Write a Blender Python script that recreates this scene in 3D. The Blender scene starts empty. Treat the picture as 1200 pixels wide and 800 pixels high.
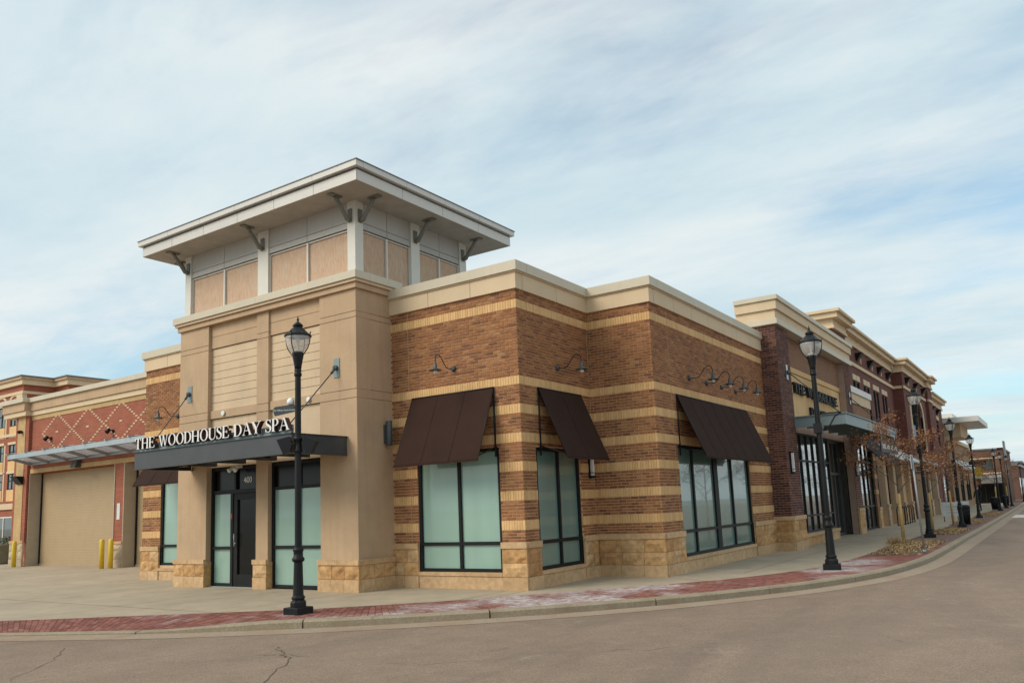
import bpy, math, random
from mathutils import Vector, Matrix, noise
random.seed(7)
SC = bpy.context.scene
COL = SC.collection
# ------------------------------------------------------------------ camera
PITCH, YAW, ROLL = 0.146720, -0.591420, -0.041719
CAMP = Vector((8.6707, -13.1220, 1.6))
fw = Vector((math.sin(YAW)*math.cos(PITCH), math.cos(YAW)*math.cos(PITCH), math.sin(PITCH)))
r0 = Vector((math.cos(YAW), -math.sin(YAW), 0)); u0 = r0.cross(fw)
rt = r0*math.cos(ROLL)+u0*math.sin(ROLL); up = -r0*math.sin(ROLL)+u0*math.cos(ROLL)
cd = bpy.data.cameras.new('camera'); cam = bpy.data.objects.new('camera', cd); COL.objects.link(cam)
M = Matrix.Identity(4)
for i in range(3):
    M[i][0] = rt[i]; M[i][1] = up[i]; M[i][2] = -fw[i]; M[i][3] = CAMP[i]
cam.matrix_world = M
cd.sensor_width = 36; cd.lens = 931.557/1200*36; cd.shift_x = -0.0014; cd.shift_y = 0.0467
cd.clip_end = 3000; cd.clip_start = .05
SC.camera = cam
# ------------------------------------------------------------------ light
SC.view_settings.view_transform = 'Standard'; SC.view_settings.look = 'None'
SC.view_settings.exposure = 0.12; SC.view_settings.gamma = 1.0
SUN_EL, SUN_AZ = math.radians(38), math.radians(212)     # azimuth measured clockwise from +Y: behind the camera, to its left
W = bpy.data.worlds.new('World'); SC.world = W; W.use_nodes = True
nt = W.node_tree; nt.nodes.clear()
def N(t, typ, **kw):
    n = t.nodes.new(typ)
    for k, v in kw.items(): setattr(n, k, v)
    return n
def L(t, a, b): t.links.new(a, b)
def math_(t, op, a, b=None, clamp=False):
    n = N(t, 'ShaderNodeMath', operation=op, use_clamp=clamp)
    for i, x in enumerate((a, b)):
        if x is None: continue
        if isinstance(x, (int, float)): n.inputs[i].default_value = x
        else: L(t, x, n.inputs[i])
    return n.outputs[0]
def ramp(t, fac, stops):
    n = N(t, 'ShaderNodeValToRGB'); e = n.color_ramp.elements
    while len(e) > 1: e.remove(e[-1])
    e[0].position = stops[0][0]; e[0].color = (*stops[0][1], 1) if not isinstance(stops[0][1], (int, float)) else (stops[0][1],)*3+(1,)
    for p, c in stops[1:]:
        q = e.new(p); q.color = (*c, 1) if not isinstance(c, (int, float)) else (c, c, c, 1)
    if fac is not None: L(t, fac, n.inputs[0])
    return n.outputs[0]
def mixc(t, fac, a, b, blend='MIX'):
    n = N(t, 'ShaderNodeMix', data_type='RGBA', blend_type=blend)
    for i, x in ((0, fac), (6, a), (7, b)):
        if isinstance(x, (int, float)): n.inputs[i].default_value = x
        elif isinstance(x, tuple): n.inputs[i].default_value = (*x, 1)
        else: L(t, x, n.inputs[i])
    return n.outputs[2]
def noise_(t, vec, scale, detail=4, rough=.55, dist=0.0):
    n = N(t, 'ShaderNodeTexNoise'); n.inputs['Scale'].default_value = scale
    n.inputs['Detail'].default_value = detail; n.inputs['Roughness'].default_value = rough
    n.inputs['Distortion'].default_value = dist
    if vec is not None: L(t, vec, n.inputs['Vector'])
    return n.outputs[0]
sky = N(nt, 'ShaderNodeTexSky', sky_type='NISHITA'); sky.sun_disc = False
sky.sun_elevation = SUN_EL; sky.sun_rotation = SUN_AZ
sky.air_density = 1.0; sky.dust_density = 1.5; sky.ozone_density = 1.5
bg1 = N(nt, 'ShaderNodeBackground'); bg1.inputs[1].default_value = 0.15
L(nt, mixc(nt, 1.0, sky.outputs[0], (.88, 1.14, 1.10), 'MULTIPLY'), bg1.inputs[0])
tc = N(nt, 'ShaderNodeTexCoord')
sep = N(nt, 'ShaderNodeSeparateXYZ'); L(nt, tc.outputs['Generated'], sep.inputs[0])
zc = math_(nt, 'ADD', math_(nt, 'MAXIMUM', sep.outputs[2], 0.0), 0.12)
cx = math_(nt, 'DIVIDE', sep.outputs[0], zc); cy = math_(nt, 'DIVIDE', sep.outputs[1], zc)
comb = N(nt, 'ShaderNodeCombineXYZ'); L(nt, cx, comb.inputs[0]); L(nt, cy, comb.inputs[1])
mp = N(nt, 'ShaderNodeMapping'); L(nt, comb.outputs[0], mp.inputs[0])
mp.inputs['Rotation'].default_value = (0, 0, math.radians(-28)); mp.inputs['Scale'].default_value = (.48, 1.0, 1)
mp.inputs['Location'].default_value = (12.2, 8.8, 0)
n1 = noise_(nt, mp.outputs[0], 0.9, 8, .55, .25)
n2 = noise_(nt, mp.outputs[0], 3.4, 8, .6, .3)
nn = math_(nt, 'ADD', math_(nt, 'MULTIPLY', n1, .72), math_(nt, 'MULTIPLY', n2, .28))
cov = math_(nt, 'MAXIMUM', ramp(nt, nn, [(.37, 0.35), (.45, .72), (.52, .96), (1, 1.0)]), ramp(nt, sep.outputs[2], [(0.0, 1.0), (.05, .85), (.13, .35), (.2, 0)]))
shade = noise_(nt, mp.outputs[0], 1.5, 9, .62, .2)
ccol = ramp(nt, shade, [(.33, (.55, .69, .755)), (.50, (.68, .775, .80)), (.64, (.80, .83, .825))])
bg2 = N(nt, 'ShaderNodeBackground'); L(nt, ccol, bg2.inputs[0]); bg2.inputs[1].default_value = 1.0
mx = N(nt, 'ShaderNodeMixShader'); L(nt, cov, mx.inputs[0]); L(nt, bg1.outputs[0], mx.inputs[1]); L(nt, bg2.outputs[0], mx.inputs[2])
wo = N(nt, 'ShaderNodeOutputWorld'); L(nt, mx.outputs[0], wo.inputs[0])
sd = bpy.data.lights.new('sun', 'SUN'); sd.energy = 2.2; sd.angle = math.radians(32); sd.color = (1.0, .90, .76)
so = bpy.data.objects.new('sun', sd); COL.objects.link(so)
dirv = Vector((math.sin(SUN_AZ)*math.cos(SUN_EL), math.cos(SUN_AZ)*math.cos(SUN_EL), math.sin(SUN_EL)))
so.rotation_euler = dirv.to_track_quat('Z', 'Y').to_euler(); so.location = (-10, -30, 30)
# ------------------------------------------------------------------ materials
MATS = {}
def newmat(name):
    m = bpy.data.materials.new(name); m.use_nodes = True
    t = m.node_tree; b = t.nodes['Principled BSDF']
    MATS[name] = m
    return m, t, b
def pos(t, scale=None):
    g = N(t, 'ShaderNodeNewGeometry')
    if scale is None: return g.outputs['Position']
    mpn = N(t, 'ShaderNodeMapping'); mpn.inputs['Scale'].default_value = scale
    L(t, g.outputs['Position'], mpn.inputs[0]); return mpn.outputs[0]
def bump(t, b, h, strength=.3, dist=.02):
    n = N(t, 'ShaderNodeBump'); n.inputs['Strength'].default_value = strength; n.inputs['Distance'].default_value = dist
    L(t, h, n.inputs['Height']); L(t, n.outputs[0], b.inputs['Normal'])
def scl(c, k): return tuple(min(1, x*k) for x in c)
def plain(name, col, rough=.7, metal=0.0, var=.12, nscale=3.0, bs=.15, bscale=60, coat=0.0, dirt=.0, streak=False):
    m, t, b = newmat(name)
    p = pos(t)
    n = noise_(t, p, nscale, 6, .6)
    c = ramp(t, n, [(.3, scl(col, 1-var)), (.7, scl(col, 1+var))])
    if streak:
        s = noise_(t, pos(t, (9, 9, .5)), 1.0, 5, .6)
        c = mixc(t, math_(t, 'MULTIPLY', ramp(t, s, [(.5, 0), (.75, 1)]), streak), c, scl(col, .62))
    if dirt:
        s = noise_(t, p, .45, 6, .65)
        c = mixc(t, math_(t, 'MULTIPLY', ramp(t, s, [(.45, 0), (.7, 1)]), dirt), c, scl(col, .6))
    L(t, c, b.inputs['Base Color'])
    b.inputs['Roughness'].default_value = rough; b.inputs['Metallic'].default_value = metal
    if coat: b.inputs['Coat Weight'].default_value = coat; b.inputs['Coat Roughness'].default_value = .04
    if bs: bump(t, b, noise_(t, p, bscale, 4, .6), bs, .006)
    return m
def rndmat(name, stops, rough=.85, bs=.5, bscale=45, nvar=.35, nscale=14):
    m, t, b = newmat(name)
    a = N(t, 'ShaderNodeAttribute', attribute_name='rnd')
    p = pos(t)
    c = ramp(t, a.outputs['Fac'], stops)
    n = noise_(t, p, nscale, 5, .65)
    c = mixc(t, 1.0, c, ramp(t, n, [(.25, 1-nvar), (.75, 1+nvar)]), 'MULTIPLY')
    big = noise_(t, p, .7, 4, .6)
    c = mixc(t, 1.0, c, ramp(t, big, [(.3, .88), (.7, 1.08)]), 'MULTIPLY')
    L(t, c, b.inputs['Base Color']); b.inputs['Roughness'].default_value = rough
    bump(t, b, noise_(t, p, bscale, 5, .65), bs, .008)
    return m
rndmat('brick_brown', [(0, (.165, .064, .034)), (.15, (.235, .090, .038)), (.5, (.295, .118, .045)), (.85, (.335, .145, .056)), (1, (.36, .175, .078))], nvar=.2)
plain('mortar_tan', (.60, .40, .22), .95, var=.14, nscale=8)
rndmat('cream_brick', [(0, (.60, .365, .155)), (.5, (.67, .42, .19)), (1, (.72, .465, .22))], nvar=.1)
plain('mortar_cream', (.43, .30, .16), .95)
rndmat('brick_dark', [(0, (.060, .022, .018)), (.35, (.095, .032, .024)), (.7, (.135, .048, .033)), (1, (.185, .075, .048))])
plain('mortar_dark', (.36, .25, .19), .95)
rndmat('stone', [(0, (.40, .21, .085)), (.3, (.47, .265, .11)), (.6, (.52, .305, .13)), (1, (.54, .36, .19))], nvar=.42, nscale=7, bs=1.0, bscale=22)
rndmat('cast_stone', [(0, (.49, .315, .165)), (1, (.57, .385, .215))], nvar=.25, nscale=9, bs=.4)
rndmat('stone_pale', [(0, (.42, .34, .24)), (1, (.52, .43, .31))], nvar=.3, nscale=5, bs=.9, bscale=16)
plain('stucco_tan', (.49, .342, .215), .92, var=.09, nscale=1.6, bs=1.0, bscale=34, streak=.25)
plain('stucco_pale', (.62, .47, .315), .92, var=.07, nscale=1.6, bs=.8, bscale=34, streak=.2)
plain('fascia_cream', (.65, .505, .335), .85, var=.05, nscale=1.5, bs=.25, streak=.12)
plain('coping_grey', (.57, .505, .385), .5, var=.05, nscale=1.5, bs=.05, streak=.15)
plain('joint_dark', (.16, .12, .085), .95)
plain('panel_silver', (.60, .58, .54), .42, var=.04, nscale=1.2, bs=.04, streak=.08)
plain('cladding_grey', (.44, .42, .39), .5, var=.05, nscale=1.0, bs=.04, streak=.15)
plain('column_white', (.66, .64, .58), .55, var=.03)
plain('roof_edge', (.13, .13, .14), .4)
plain('soffit', (.42, .39, .35), .8)
plain('bracket_metal', (.17, .17, .145), .5)
plain('black_metal', (.012, .013, .014), .42, var=.25, bs=.08)
plain('frame_black', (.012, .013, .014), .5, var=.2, bs=0)
plain('bronze_metal', (.06, .05, .045), .5)
plain('awning_fabric', (.036, .018, .013), .95, var=.1, nscale=2.0, bs=.35, bscale=220)
plain('steel_dark', (.068, .072, .078), .45, metal=.3, var=.1, bs=.05)
plain('steel_light', (.40, .45, .48), .4, metal=.5, var=.08, bs=.05)
plain('steel_teal', (.20, .26, .27), .45, metal=.2, var=.08, bs=.05)
plain('fixture_grey', (.075, .09, .094), .5, metal=.4)
plain('lens_white', (.75, .76, .74), .3, bs=0)
plain('letter_white', (.82, .82, .80), .4, var=.02, bs=0)
plain('letter_red', (.05, .014, .012), .5, bs=0)
plain('sign_black', (.02, .02, .022), .5, bs=0)
plain('yellow_paint', (.72, .50, .03), .5, var=.08, bs=.1)
plain('door_tan', (.41, .295, .17), .6, var=.04, bs=.1, streak=.1)
plain('jamb_concrete', (.43, .37, .28), .85, var=.06)
plain('roofing', (.35, .33, .30), .9)
plain('interior_dark', (.02, .02, .02), .9, bs=0)
plain('planter_olive', (.20, .18, .12), .8)
plain('wrap_tan', (.47, .31, .12), .95, var=.2, nscale=18)
plain('bark', (.10, .075, .055), .95, var=.3, nscale=20)
plain('pole_galv', (.30, .32, .32), .45, metal=.5)
plain('sign_yellow', (.70, .46, .03), .5, bs=0)
plain('sign_blue', (.10, .22, .36), .5, bs=0)
plain('sticker_blue', (.02, .35, .52), .5, bs=0)
plain('marking_white', (.62, .60, .56), .8, var=.15, nscale=20)
plain('trash_black', (.015, .015, .017), .5)
plain('white_board', (.60, .62, .62), .6)
plain('cloth_dark', (.02, .022, .026), .9)
plain('skin', (.45, .27, .19), .6, bs=0)
plain('crack_dark', (.095, .075, .06), .95)
plain('patch_pale', (.30, .26, .21), .95)
plain('mulch', (.13, .085, .05), 1.0, var=.4, nscale=30)
def leafmat(name, stops):
    m, t, b = newmat(name)
    a = N(t, 'ShaderNodeAttribute', attribute_name='rnd')
    L(t, ramp(t, a.outputs['Fac'], stops), b.inputs['Base Color']); b.inputs['Roughness'].default_value = .7
    b.inputs['Subsurface Weight'].default_value = 0
    return m
leafmat('leaf_orange', [(0, (.14, .06, .03)), (.5, (.29, .115, .045)), (1, (.43, .22, .09))])
leafmat('leaf_litter', [(0, (.22, .13, .06)), (.5, (.40, .24, .10)), (1, (.55, .42, .24))])
leafmat('shrub_green', [(0, (.04, .055, .02)), (1, (.12, .13, .06))])
# window film and glass
def glass(name, col, rough=.25, coat=1.0, var=.06):
    m, t, b = newmat(name)
    n = noise_(t, pos(t, (2.0, 2.0, .25)), 1.3, 3, .5)
    L(t, ramp(t, n, [(.3, scl(col, 1-var)), (.7, scl(col, 1+var))]), b.inputs['Base Color'])
    b.inputs['Roughness'].default_value = rough
    b.inputs['Coat Weight'].default_value = coat; b.inputs['Coat Roughness'].default_value = .02; b.inputs['Coat IOR'].default_value = 1.55
    return m
glass('film_green', (.275, .43, .365))
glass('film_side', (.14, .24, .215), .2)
glass('glass_dark', (.005, .005, .005), .2, coat=.05)
for nm_ in ('black_metal', 'frame_black', 'glass_dark', 'trash_black', 'cloth_dark', 'sign_black', 'awning_fabric'): MATS[nm_].node_tree.nodes['Principled BSDF'].inputs['Specular IOR Level'].default_value = .22
glass('glass_street', (.05, .065, .065), .1)
m, t, b = newmat('lamp_glass')
b.inputs['Base Color'].default_value = (.75, .74, .72, 1); b.inputs['Roughness'].default_value = .12
b.inputs['Transmission Weight'].default_value = .0; b.inputs['Alpha'].default_value = .42
# plywood
m, t, b = newmat('plywood')
n = noise_(t, pos(t, (26, 26, 5)), 1.0, 6, .7, .6)
n_b = noise_(t, pos(t, (3, 3, 2)), 1.0, 4, .6, .8)
c = ramp(t, n, [(.3, (.45, .285, .185)), (.5, (.54, .37, .25)), (.72, (.62, .47, .35))])
c = mixc(t, math_(t, 'MULTIPLY', ramp(t, n_b, [(.5, 0), (.7, 1)]), .5), c, (.52, .44, .36))
L(t, c, b.inputs['Base Color']); b.inputs['Roughness'].default_value = .8
# masonry texture for walls too far off to lay brick by brick
def texbrick(name, c1, c2, mort, bw=.22, bh=.068, fine=.9):
    m, t, b = newmat(name)
    g = N(t, 'ShaderNodeNewGeometry'); s = N(t, 'ShaderNodeSeparateXYZ'); L(t, g.outputs['Position'], s.inputs[0])
    cb = N(t, 'ShaderNodeCombineXYZ'); L(t, math_(t, 'ADD', s.outputs[0], s.outputs[1]), cb.inputs[0]); L(t, s.outputs[2], cb.inputs[1])
    br = N(t, 'ShaderNodeTexBrick'); L(t, cb.outputs[0], br.inputs['Vector'])
    br.inputs['Color1'].default_value = (*c1, 1); br.inputs['Color2'].default_value = (*c2, 1); br.inputs['Mortar'].default_value = (*mort, 1)
    br.inputs['Scale'].default_value = 1.0; br.inputs['Mortar Size'].default_value = .006; br.inputs['Bias'].default_value = 0
    br.inputs['Brick Width'].default_value = bw; br.inputs['Row Height'].default_value = bh
    nz = noise_(t, g.outputs['Position'], 1.2, 6, .6)
    c = mixc(t, 1.0, br.outputs['Color'], ramp(t, nz, [(.3, .85), (.7, 1.12)]), 'MULTIPLY')
    L(t, c, b.inputs['Base Color']); b.inputs['Roughness'].default_value = .9
    bump(t, b, br.outputs['Fac'], -.3*fine, .01)
    return m
texbrick('masonry_red', (.33, .095, .052), (.26, .068, .040), (.36, .16, .10))
texbrick('masonry_maroon', (.150, .040, .028), (.105, .028, .022), (.19, .10, .075))
texbrick('masonry_brown', (.24, .11, .055), (.18, .075, .04), (.36, .25, .16))
texbrick('masonry_cream', (.53, .36, .17), (.47, .31, .145), (.42, .29, .15), .2, .2)
texbrick('masonry_umber', (.125, .058, .034), (.095, .044, .027), (.16, .10, .07))
plain('stone_brown', (.33, .20, .11), .9, var=.2, nscale=4)
texbrick('paver_far', (.25, .07, .05), (.20, .055, .04), (.18, .10, .08), .2, .1)
# ground materials
m, t, b = newmat('asphalt')
p = pos(t)
fine = noise_(t, p, 55, 4, .7); mid = noise_(t, p, 2.2, 6, .6); big = noise_(t, pos(t, (1, .35, 1)), .22, 4, .55)
c = ramp(t, fine, [(.25, (.150, .103, .073)), (.5, (.232, .164, .117)), (.72, (.35, .262, .192))])
c = mixc(t, 1.0, c, ramp(t, mid, [(.3, .90), (.7, 1.08)]), 'MULTIPLY')
c = mixc(t, 1.0, c, ramp(t, big, [(.3, .84), (.7, 1.14)]), 'MULTIPLY')
vor = N(t, 'ShaderNodeTexVoronoi', feature='DISTANCE_TO_EDGE'); vor.inputs['Scale'].default_value = .16; vor.inputs['Randomness'].default_value = 1
wv = N(t, 'ShaderNodeVectorMath', operation='ADD'); nzc = N(t, 'ShaderNodeTexNoise'); nzc.inputs['Scale'].default_value = 1.4; nzc.inputs['Detail'].default_value = 6
L(t, p, nzc.inputs['Vector']); L(t, p, wv.inputs[0]); L(t, nzc.outputs['Color'], wv.inputs[1]); L(t, wv.outputs[0], vor.inputs['Vector'])
crk = ramp(t, vor.outputs['Distance'], [(0.0, 1), (.0022, .6), (.005, 0)])
brk = ramp(t, noise_(t, p, .5, 4, .6), [(.52, 0), (.60, 1)])
c = mixc(t, math_(t, 'MULTIPLY', math_(t, 'MULTIPLY', crk, brk), .75), c, (.33, .28, .23))
# darker worn lanes, stains and an older patch edge
lane = noise_(t, pos(t, (.9, .25, 1)), .55, 5, .6, .6)
c = mixc(t, ramp(t, lane, [(.50, 0), (.62, .30)]), c, (.13, .10, .078))
stn_ = noise_(t, p, 1.7, 6, .7, 1.0)
c = mixc(t, ramp(t, stn_, [(.64, 0), (.72, .45)]), c, (.12, .095, .075))
c = mixc(t, ramp(t, noise_(t, p, .8, 5, .7, 1.5), [(.62, 0), (.70, .35)]), c, (.36, .27, .20))
L(t, c, b.inputs['Base Color']); b.inputs['Roughness'].default_value = .9
bump(t, b, fine, .55, .006)
m, t, b = newmat('concrete')
p = pos(t)
fine = noise_(t, p, 70, 4, .7); mid = noise_(t, p, 1.6, 7, .65); big = noise_(t, p, .25, 5, .6)
c = ramp(t, fine, [(.3, (.38, .305, .215)), (.7, (.46, .375, .27))])
c = mixc(t, 1.0, c, ramp(t, mid, [(.3, .84), (.7, 1.10)]), 'MULTIPLY')
c = mixc(t, 1.0, c, ramp(t, big, [(.3, .86), (.7, 1.1)]), 'MULTIPLY')
c = mixc(t, ramp(t, noise_(t, p, .9, 5, .7, .8), [(.60, 0), (.74, .35)]), c, (.20, .165, .125))
L(t, c, b.inputs['Base Color']); b.inputs['Roughness'].default_value = .88
bump(t, b, fine, .25, .004)
m, t, b = newmat('kerb_concrete')
p = pos(t)
c = ramp(t, noise_(t, p, 28, 6, .7), [(.3, (.24, .19, .125)), (.7, (.38, .315, .225))])
c = mixc(t, ramp(t, noise_(t, p, 2.0, 5, .7), [(.45, 0), (.7, .6)]), c, (.22, .165, .10))
L(t, c, b.inputs['Base Color']); b.inputs['Roughness'].default_value = .92
bump(t, b, noise_(t, p, 60, 4, .7), .4, .006)
m, t, b = newmat('gutter_concrete')
p = pos(t)
c = ramp(t, noise_(t, p, 22, 6, .7), [(.3, (.27, .205, .145)), (.7, (.38, .30, .22))])
c = mixc(t, ramp(t, noise_(t, p, 1.3, 5, .7), [(.45, 0), (.65, .7)]), c, (.30, .19, .12))
L(t, c, b.inputs['Base Color']); b.inputs['Roughness'].default_value = .92
# pavers : rnd = tone, white = lime bloom
m, t, b = newmat('paver')
p = pos(t)
a = N(t, 'ShaderNodeAttribute', attribute_name='rnd'); wa = N(t, 'ShaderNodeAttribute', attribute_name='bloom')
c = ramp(t, a.outputs['Fac'], [(0, (.165, .052, .040)), (.5, (.235, .078, .056)), (1, (.29, .115, .085))])
c = mixc(t, 1.0, c, ramp(t, noise_(t, p, 25, 5, .7), [(.3, .8), (.7, 1.15)]), 'MULTIPLY')
wn = noise_(t, p, 6.0, 6, .7)
wf = math_(t, 'MULTIPLY', wa.outputs['Fac'], ramp(t, wn, [(.38, .25), (.55, 1)]))
c = mixc(t, wf, c, (.50, .44, .43))
L(t, c, b.inputs['Base Color']); b.inputs['Roughness'].default_value = .9
bump(t, b, noise_(t, p, 60, 4, .7), .4, .006)
# ------------------------------------------------------------------ mesh helpers
class MB:
    def __init__(s): s.v = []; s.f = []; s.m = []; s.r = []; s.b = []; s.rr = 0.5; s.bb = 0.0; s.mm = 0; s.sm = []
    def face(s, pts):
        k = len(s.v); s.v += [tuple(p) for p in pts]; s.f.append(tuple(range(k, k+len(pts)))); s.tag_()
    def tag_(s): s.m.append(s.mm); s.r.append(s.rr); s.b.append(s.bb); s.sm.append(0)
    def hexa(s, p, skip=()):
        # p: 8 points, 0-3 bottom ring, 4-7 top ring
        k = len(s.v); s.v += [tuple(q) for q in p]
        c = [sum(q[i] for q in p)/8 for i in range(3)]
        for n, f in enumerate(((0, 1, 2, 3), (4, 7, 6, 5), (0, 4, 5, 1), (1, 5, 6, 2), (2, 6, 7, 3), (3, 7, 4, 0))):
            if n in skip: continue
            a, b_, d = p[f[0]], p[f[1]], p[f[3]]
            e1 = [b_[i]-a[i] for i in range(3)]; e2 = [d[i]-a[i] for i in range(3)]
            nn_ = (e1[1]*e2[2]-e1[2]*e2[1], e1[2]*e2[0]-e1[0]*e2[2], e1[0]*e2[1]-e1[1]*e2[0])
            if sum(nn_[i]*(a[i]-c[i]) for i in range(3)) < 0: f = f[::-1]
            s.f.append(tuple(k+j for j in f)); s.tag_()
    def box(s, x0, x1, y0, y1, z0, z1, skip=()):
        s.hexa([(x0, y0, z0), (x1, y0, z0), (x1, y1, z0), (x0, y1, z0), (x0, y0, z1), (x1, y0, z1), (x1, y1, z1), (x0, y1, z1)], skip)
    def prism(s, base, vec):
        n = len(base); k = len(s.v); vec = Vector(vec)
        base = [Vector(q) for q in base]
        s.v += [tuple(q) for q in base]+[tuple(q+vec) for q in base]
        nrm = Vector((0, 0, 0))
        for i in range(n): nrm += base[i].cross(base[(i+1) % n])
        flip = nrm.dot(vec) > 0
        def add(f): s.f.append(tuple(f[::-1] if flip else f)); s.tag_()
        add([k+i for i in range(n)]); add([k+n+i for i in range(n)][::-1])
        for i in range(n): j = (i+1) % n; add([k+j, k+i, k+n+i, k+n+j])
    def tube(s, pts, r, seg=8, cap=True):
        pts = [Vector(q) for q in pts]; n = len(pts); rs = r if isinstance(r, (list, tuple)) else [r]*n
        k = len(s.v); ref = None
        for i, q in enumerate(pts):
            d = (pts[min(i+1, n-1)]-pts[max(i-1, 0)]).normalized()
            if ref is None: ref = d.orthogonal().normalized()
            ref = (ref-d*ref.dot(d)).normalized(); w = d.cross(ref)
            for j in range(seg):
                a_ = 2*math.pi*j/seg; s.v.append(tuple(q+(ref*math.cos(a_)+w*math.sin(a_))*rs[i]))
        for i in range(n-1):
            for j in range(seg):
                j2 = (j+1) % seg; s.f.append((k+i*seg+j, k+i*seg+j2, k+(i+1)*seg+j2, k+(i+1)*seg+j)); s.tag_(); s.sm[-1] = 1
        if cap:
            s.f.append(tuple(k+j for j in range(seg))[::-1]); s.tag_()
            s.f.append(tuple(k+(n-1)*seg+j for j in range(seg))); s.tag_()
    def lathe(s, prof, cx=0, cy=0, cz=0, seg=16, sc=1.0, smooth=True, rot=0.0):
        k = len(s.v); n = len(prof)
        for (r, z) in prof:
            for j in range(seg):
                a_ = 2*math.pi*j/seg+rot; s.v.append((cx+r*sc*math.cos(a_), cy+r*sc*math.sin(a_), cz+z*sc))
        for i in range(n-1):
            for j in range(seg):
                j2 = (j+1) % seg; s.f.append((k+i*seg+j, k+i*seg+j2, k+(i+1)*seg+j2, k+(i+1)*seg+j)); s.tag_(); s.sm[-1] = 1 if smooth else 0
        s.f.append(tuple(k+j for j in range(seg))[::-1]); s.tag_()
        s.f.append(tuple(k+(n-1)*seg+j for j in range(seg))); s.tag_()
    def mesh(s, name, mats, off=(0, 0, 0)):
        me = bpy.data.meshes.new(name)
        me.from_pydata([(a_-off[0], b_-off[1], c_-off[2]) for a_, b_, c_ in s.v], [], s.f)
        for mt in (mats if isinstance(mats, (list, tuple)) else [mats]): me.materials.append(MATS[mt])
        me.polygons.foreach_set('material_index', s.m)
        me.polygons.foreach_set('use_smooth', [bool(q) for q in s.sm])
        at = me.attributes.new('rnd', 'FLOAT', 'FACE'); at.data.foreach_set('value', s.r)
        if any(s.b): at = me.attributes.new('bloom', 'FLOAT', 'FACE'); at.data.foreach_set('value', s.b)
        me.update(); return me
ROOT = {}
def off_of(o):
    x = Vector((0, 0, 0))
    while o is not None: x += o.location; o = o.parent
    return x
def part(name, mb, mat, parent, kind=None, label=None):
    off = off_of(parent)
    o = bpy.data.objects.new(name, mb.mesh(name, mat, off)); COL.objects.link(o); o.parent = parent
    if kind: o['kind'] = kind
    if label: o['label'] = label
    return o
def thing(name, loc, label, cat, group=None):
    o = bpy.data.objects.new(name, None); COL.objects.link(o); o.location = loc; o.empty_display_size = .2
    o['label'] = label; o['category'] = cat
    if group: o['group'] = group
    return o
def struct(name, mb, mat, kind='structure'):
    o = bpy.data.objects.new(name, mb.mesh(name, mat)); COL.objects.link(o); o['kind'] = kind; return o
def single(name, mb, mat, loc, label, cat, group=None):
    o = bpy.data.objects.new(name, mb.mesh(name, mat, loc)); COL.objects.link(o); o.location = loc
    o['label'] = label; o['category'] = cat
    if group: o['group'] = group
    return o
def copy_tree(o, parent=None):
    c = o.copy(); COL.objects.link(c); c.parent = parent
    for ch in list(o.children): copy_tree(ch, c)
    return c
class Fr:      # a wall face: u runs along it, z up, d out of it
    def __init__(s, ox, oy, ux, uy, nx, ny): s.o = (ox, oy); s.u = (ux, uy); s.n = (nx, ny)
    def P(s, u, z, d=0.0): return (s.o[0]+s.u[0]*u+s.n[0]*d, s.o[1]+s.u[1]*u+s.n[1]*d, z)
def wbox(mb, F, u0, u1, z0, z1, d0, d1, skip=()):
    P = F.P
    mb.hexa([P(u0, z0, d0), P(u1, z0, d0), P(u1, z0, d1), P(u0, z0, d1), P(u0, z1, d0), P(u1, z1, d0), P(u1, z1, d1), P(u0, z1, d1)], skip)
def cells(u0, u1, z0, z1, ops):
    us = sorted({u0, u1, *[min(max(q, u0), u1) for o in ops for q in o[:2]]}); zs = sorted({z0, z1, *[min(max(q, z0), z1) for o in ops for q in o[2:]]})
    out = []
    for i in range(len(us)-1):
        run = None
        for j in range(len(zs)-1):
            cu, cz_ = (us[i]+us[i+1])/2, (zs[j]+zs[j+1])/2
            hole = any(o[0] < cu < o[1] and o[2] < cz_ < o[3] for o in ops)
            if hole:
                if run: out.append(run)
                run = None
            else:
                run = [us[i], us[i+1], zs[j], zs[j+1]] if run is None else [run[0], run[1], run[2], zs[j+1]]
        if run: out.append(run)
    return out
def wall(mb, F, u0, u1, z0, z1, ops=(), d0=-.25, d1=0.0):
    for c in cells(u0, u1, z0, z1, ops): wbox(mb, F, *c, d0, d1)
def cut(u0, u1, z0, z1, ops):
    iv = [(u0, u1)]
    for o in ops:
        if o[3] <= z0+.002 or o[2] >= z1-.002: continue
        nx = []
        for a_, b_ in iv:
            if o[1] <= a_ or o[0] >= b_: nx.append((a_, b_)); continue
            if o[0] > a_: nx.append((a_, o[0]))
            if o[1] < b_: nx.append((o[1], b_))
        iv = nx
    return [(a_, b_) for a_, b_ in iv if b_-a_ > .02]
def bricks(F, u0, u1, z0, z1, ops, pitch=.0639, blen=.2, phase=0.0, gap=.0155):
    n = max(1, round((z1-z0)/pitch)); p_ = (z1-z0)/n; out = []
    for r in range(n):
        a0, a1 = z0+r*p_+gap/2, z0+(r+1)*p_-gap/2
        for (s0, s1) in cut(u0, u1, a0, a1, ops):
            k = math.floor((s0-phase)/blen)-1
            x = phase+k*blen+(blen/2 if r % 2 else 0)
            while x < s1:
                b0, b1 = max(x+gap/2, s0), min(x+blen-gap/2, s1)
                if b1-b0 > .025: out.append((F, b0, b1, a0, a1, random.random()**1.1))
                x += blen
    return out
def soldiers(F, u0, u1, z0, z1, ops, pitch=.0655, gap=.007):
    out = []
    for (s0, s1) in cut(u0, u1, z0, z1, ops):
        n = max(1, round((s1-s0)/pitch)); p_ = (s1-s0)/n
        for i in range(n): out.append((F, s0+i*p_+gap/2, s0+(i+1)*p_-gap/2, z0+.004, z1-.004, random.random()))
    return out
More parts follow.
